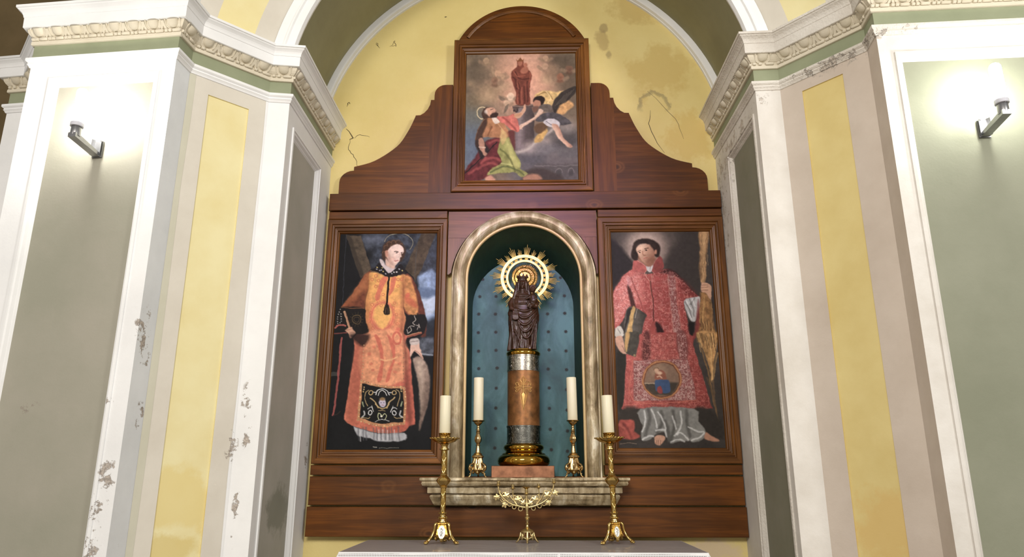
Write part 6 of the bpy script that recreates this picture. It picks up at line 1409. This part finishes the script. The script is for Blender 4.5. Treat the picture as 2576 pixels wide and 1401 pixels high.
for k in range(20):
    a = PI/2+2*PI*k/20; r = [1.0, .84, .55, .80, .98, .74, .50, .70, .82, .58][k % 10] if k < 10 else [1.0, .84, .55, .80, .98, .74, .50, .70, .82, .58][(20-k) % 10]
    pts.append((r*math.cos(a), r*math.sin(a)))
bm = bmesh.new(); vs = [bm.verts.new((x*.027, -.002, z*.027)) for x, z in pts]; c0 = bm.verts.new((0, -.0055, 0)); c1_ = bm.verts.new((0, .003, 0)); vb = [bm.verts.new((x*.027, .0005, z*.027)) for x, z in pts]
for k in range(20): k2 = (k+1) % 20; bm.faces.new((vs[k2], vs[k], c0)); bm.faces.new((vb[k], vb[k2], c1_)); bm.faces.new((vs[k], vs[k2], vb[k2], vb[k]))
bmesh.ops.recalc_face_normals(bm, faces=bm.faces); lme = bpy.data.meshes.new('leaf'); bm.to_mesh(lme); bm.free(); lme.materials.append(M['brassp'])
for (u, v, s_, rz) in [(275, 440, 1.15, 20), (500, 510, 1.1, 10), (592, 570, .9, -30), (738, 572, .9, 30), (820, 508, 1.1, -15), (1050, 432, 1.2, -30), (102, 462, 1.0, 80), (245, 597, .95, 200), (1072, 560, .9, -150), (1205, 388, 1.0, -70)]:
    instance('leaf', lme, cb, Matrix.Translation(kp(u, v, -.004)) @ Matrix.Rotation(math.radians(-rz), 4, 'Y') @ Matrix.Scale(s_, 4))

# ------------------------------------------------------------------ wall lamps
def wall_lamp(P, i, s, z, label, sgn):
    base = fpt(P, i, s, -.03, z); a, d, n, L = seg(P, i)
    root = empty('wall_lamp', base, label, 'lamp', 'pier wall lamps')
    root.rotation_euler = (0, 0, math.atan2(n.x, -n.y)) # local -y points to the room
    out = .225
    mb = MB()
    for k in range(10):         # curved back plate
        a0, a1 = math.radians(-90+18*k), math.radians(-72+18*k)
        p = lambda q, z_: (.036*math.sin(q), -.004-.026*(1-math.cos(q)) if False else -.002-.03*(abs(math.sin(q))**2), z_)
        mb.quad(p(a0, -.045), p(a1, -.045), p(a1, .072), p(a0, .072))
    mb.box(-.034, .034, -.012, 0, -.055, .060)
    mb.build('back_plate', M['steel'], root, smooth=30)
    mb = MB(); hw = .026
    vs = []
    prf = [(-.004, -.052), (-out-.030, -.022), (-out-.030, .008), (-out+.02, .006), (-.004, -.030)]
    for sx in (-hw, hw): vs += [(sx, y, z_) for y, z_ in prf]
    m = len(prf); mb.add(vs, [tuple(range(m)), tuple(range(m, 2*m))[::-1]]+[(k, k+m, (k+1) % m+m, (k+1) % m) for k in range(m)])
    mb.build('arm', M['steel'], root)
    mb = MB().lathe([(.030, -.006), (.031, .0), (.031, .062), (.028, .066)], 28, (0, -out, 0)); so = mb.build('lamp_socket', M['steel'], root, smooth=40)
    MB().lathe([(.036, .058), (.039, .060), (.039, .084), (.036, .088), (.030, .088)], 28, (0, -out, 0)).build('collar', M['collar'], so, smooth=40)
    prof = [(.0335, .080), (.0335, .300)]+[(.0335*math.cos(q), .300+.0335*math.sin(q)) for q in [PI/2*k/7 for k in range(1, 7)]]+[(0, .3335)]
    g = MB().lathe(prof, 28, (0, -out, 0)).build('glass_tube', M['tube'], root, smooth=60)
    return root
wall_lamp(PL, 4, .485, 3.695, 'lit grey bracket wall lamp on the left pier panel', -1)
wall_lamp(PR, 0, seg(PR, 0)[3]-.572, 3.695, 'lit grey bracket wall lamp on the right pier panel', 1)
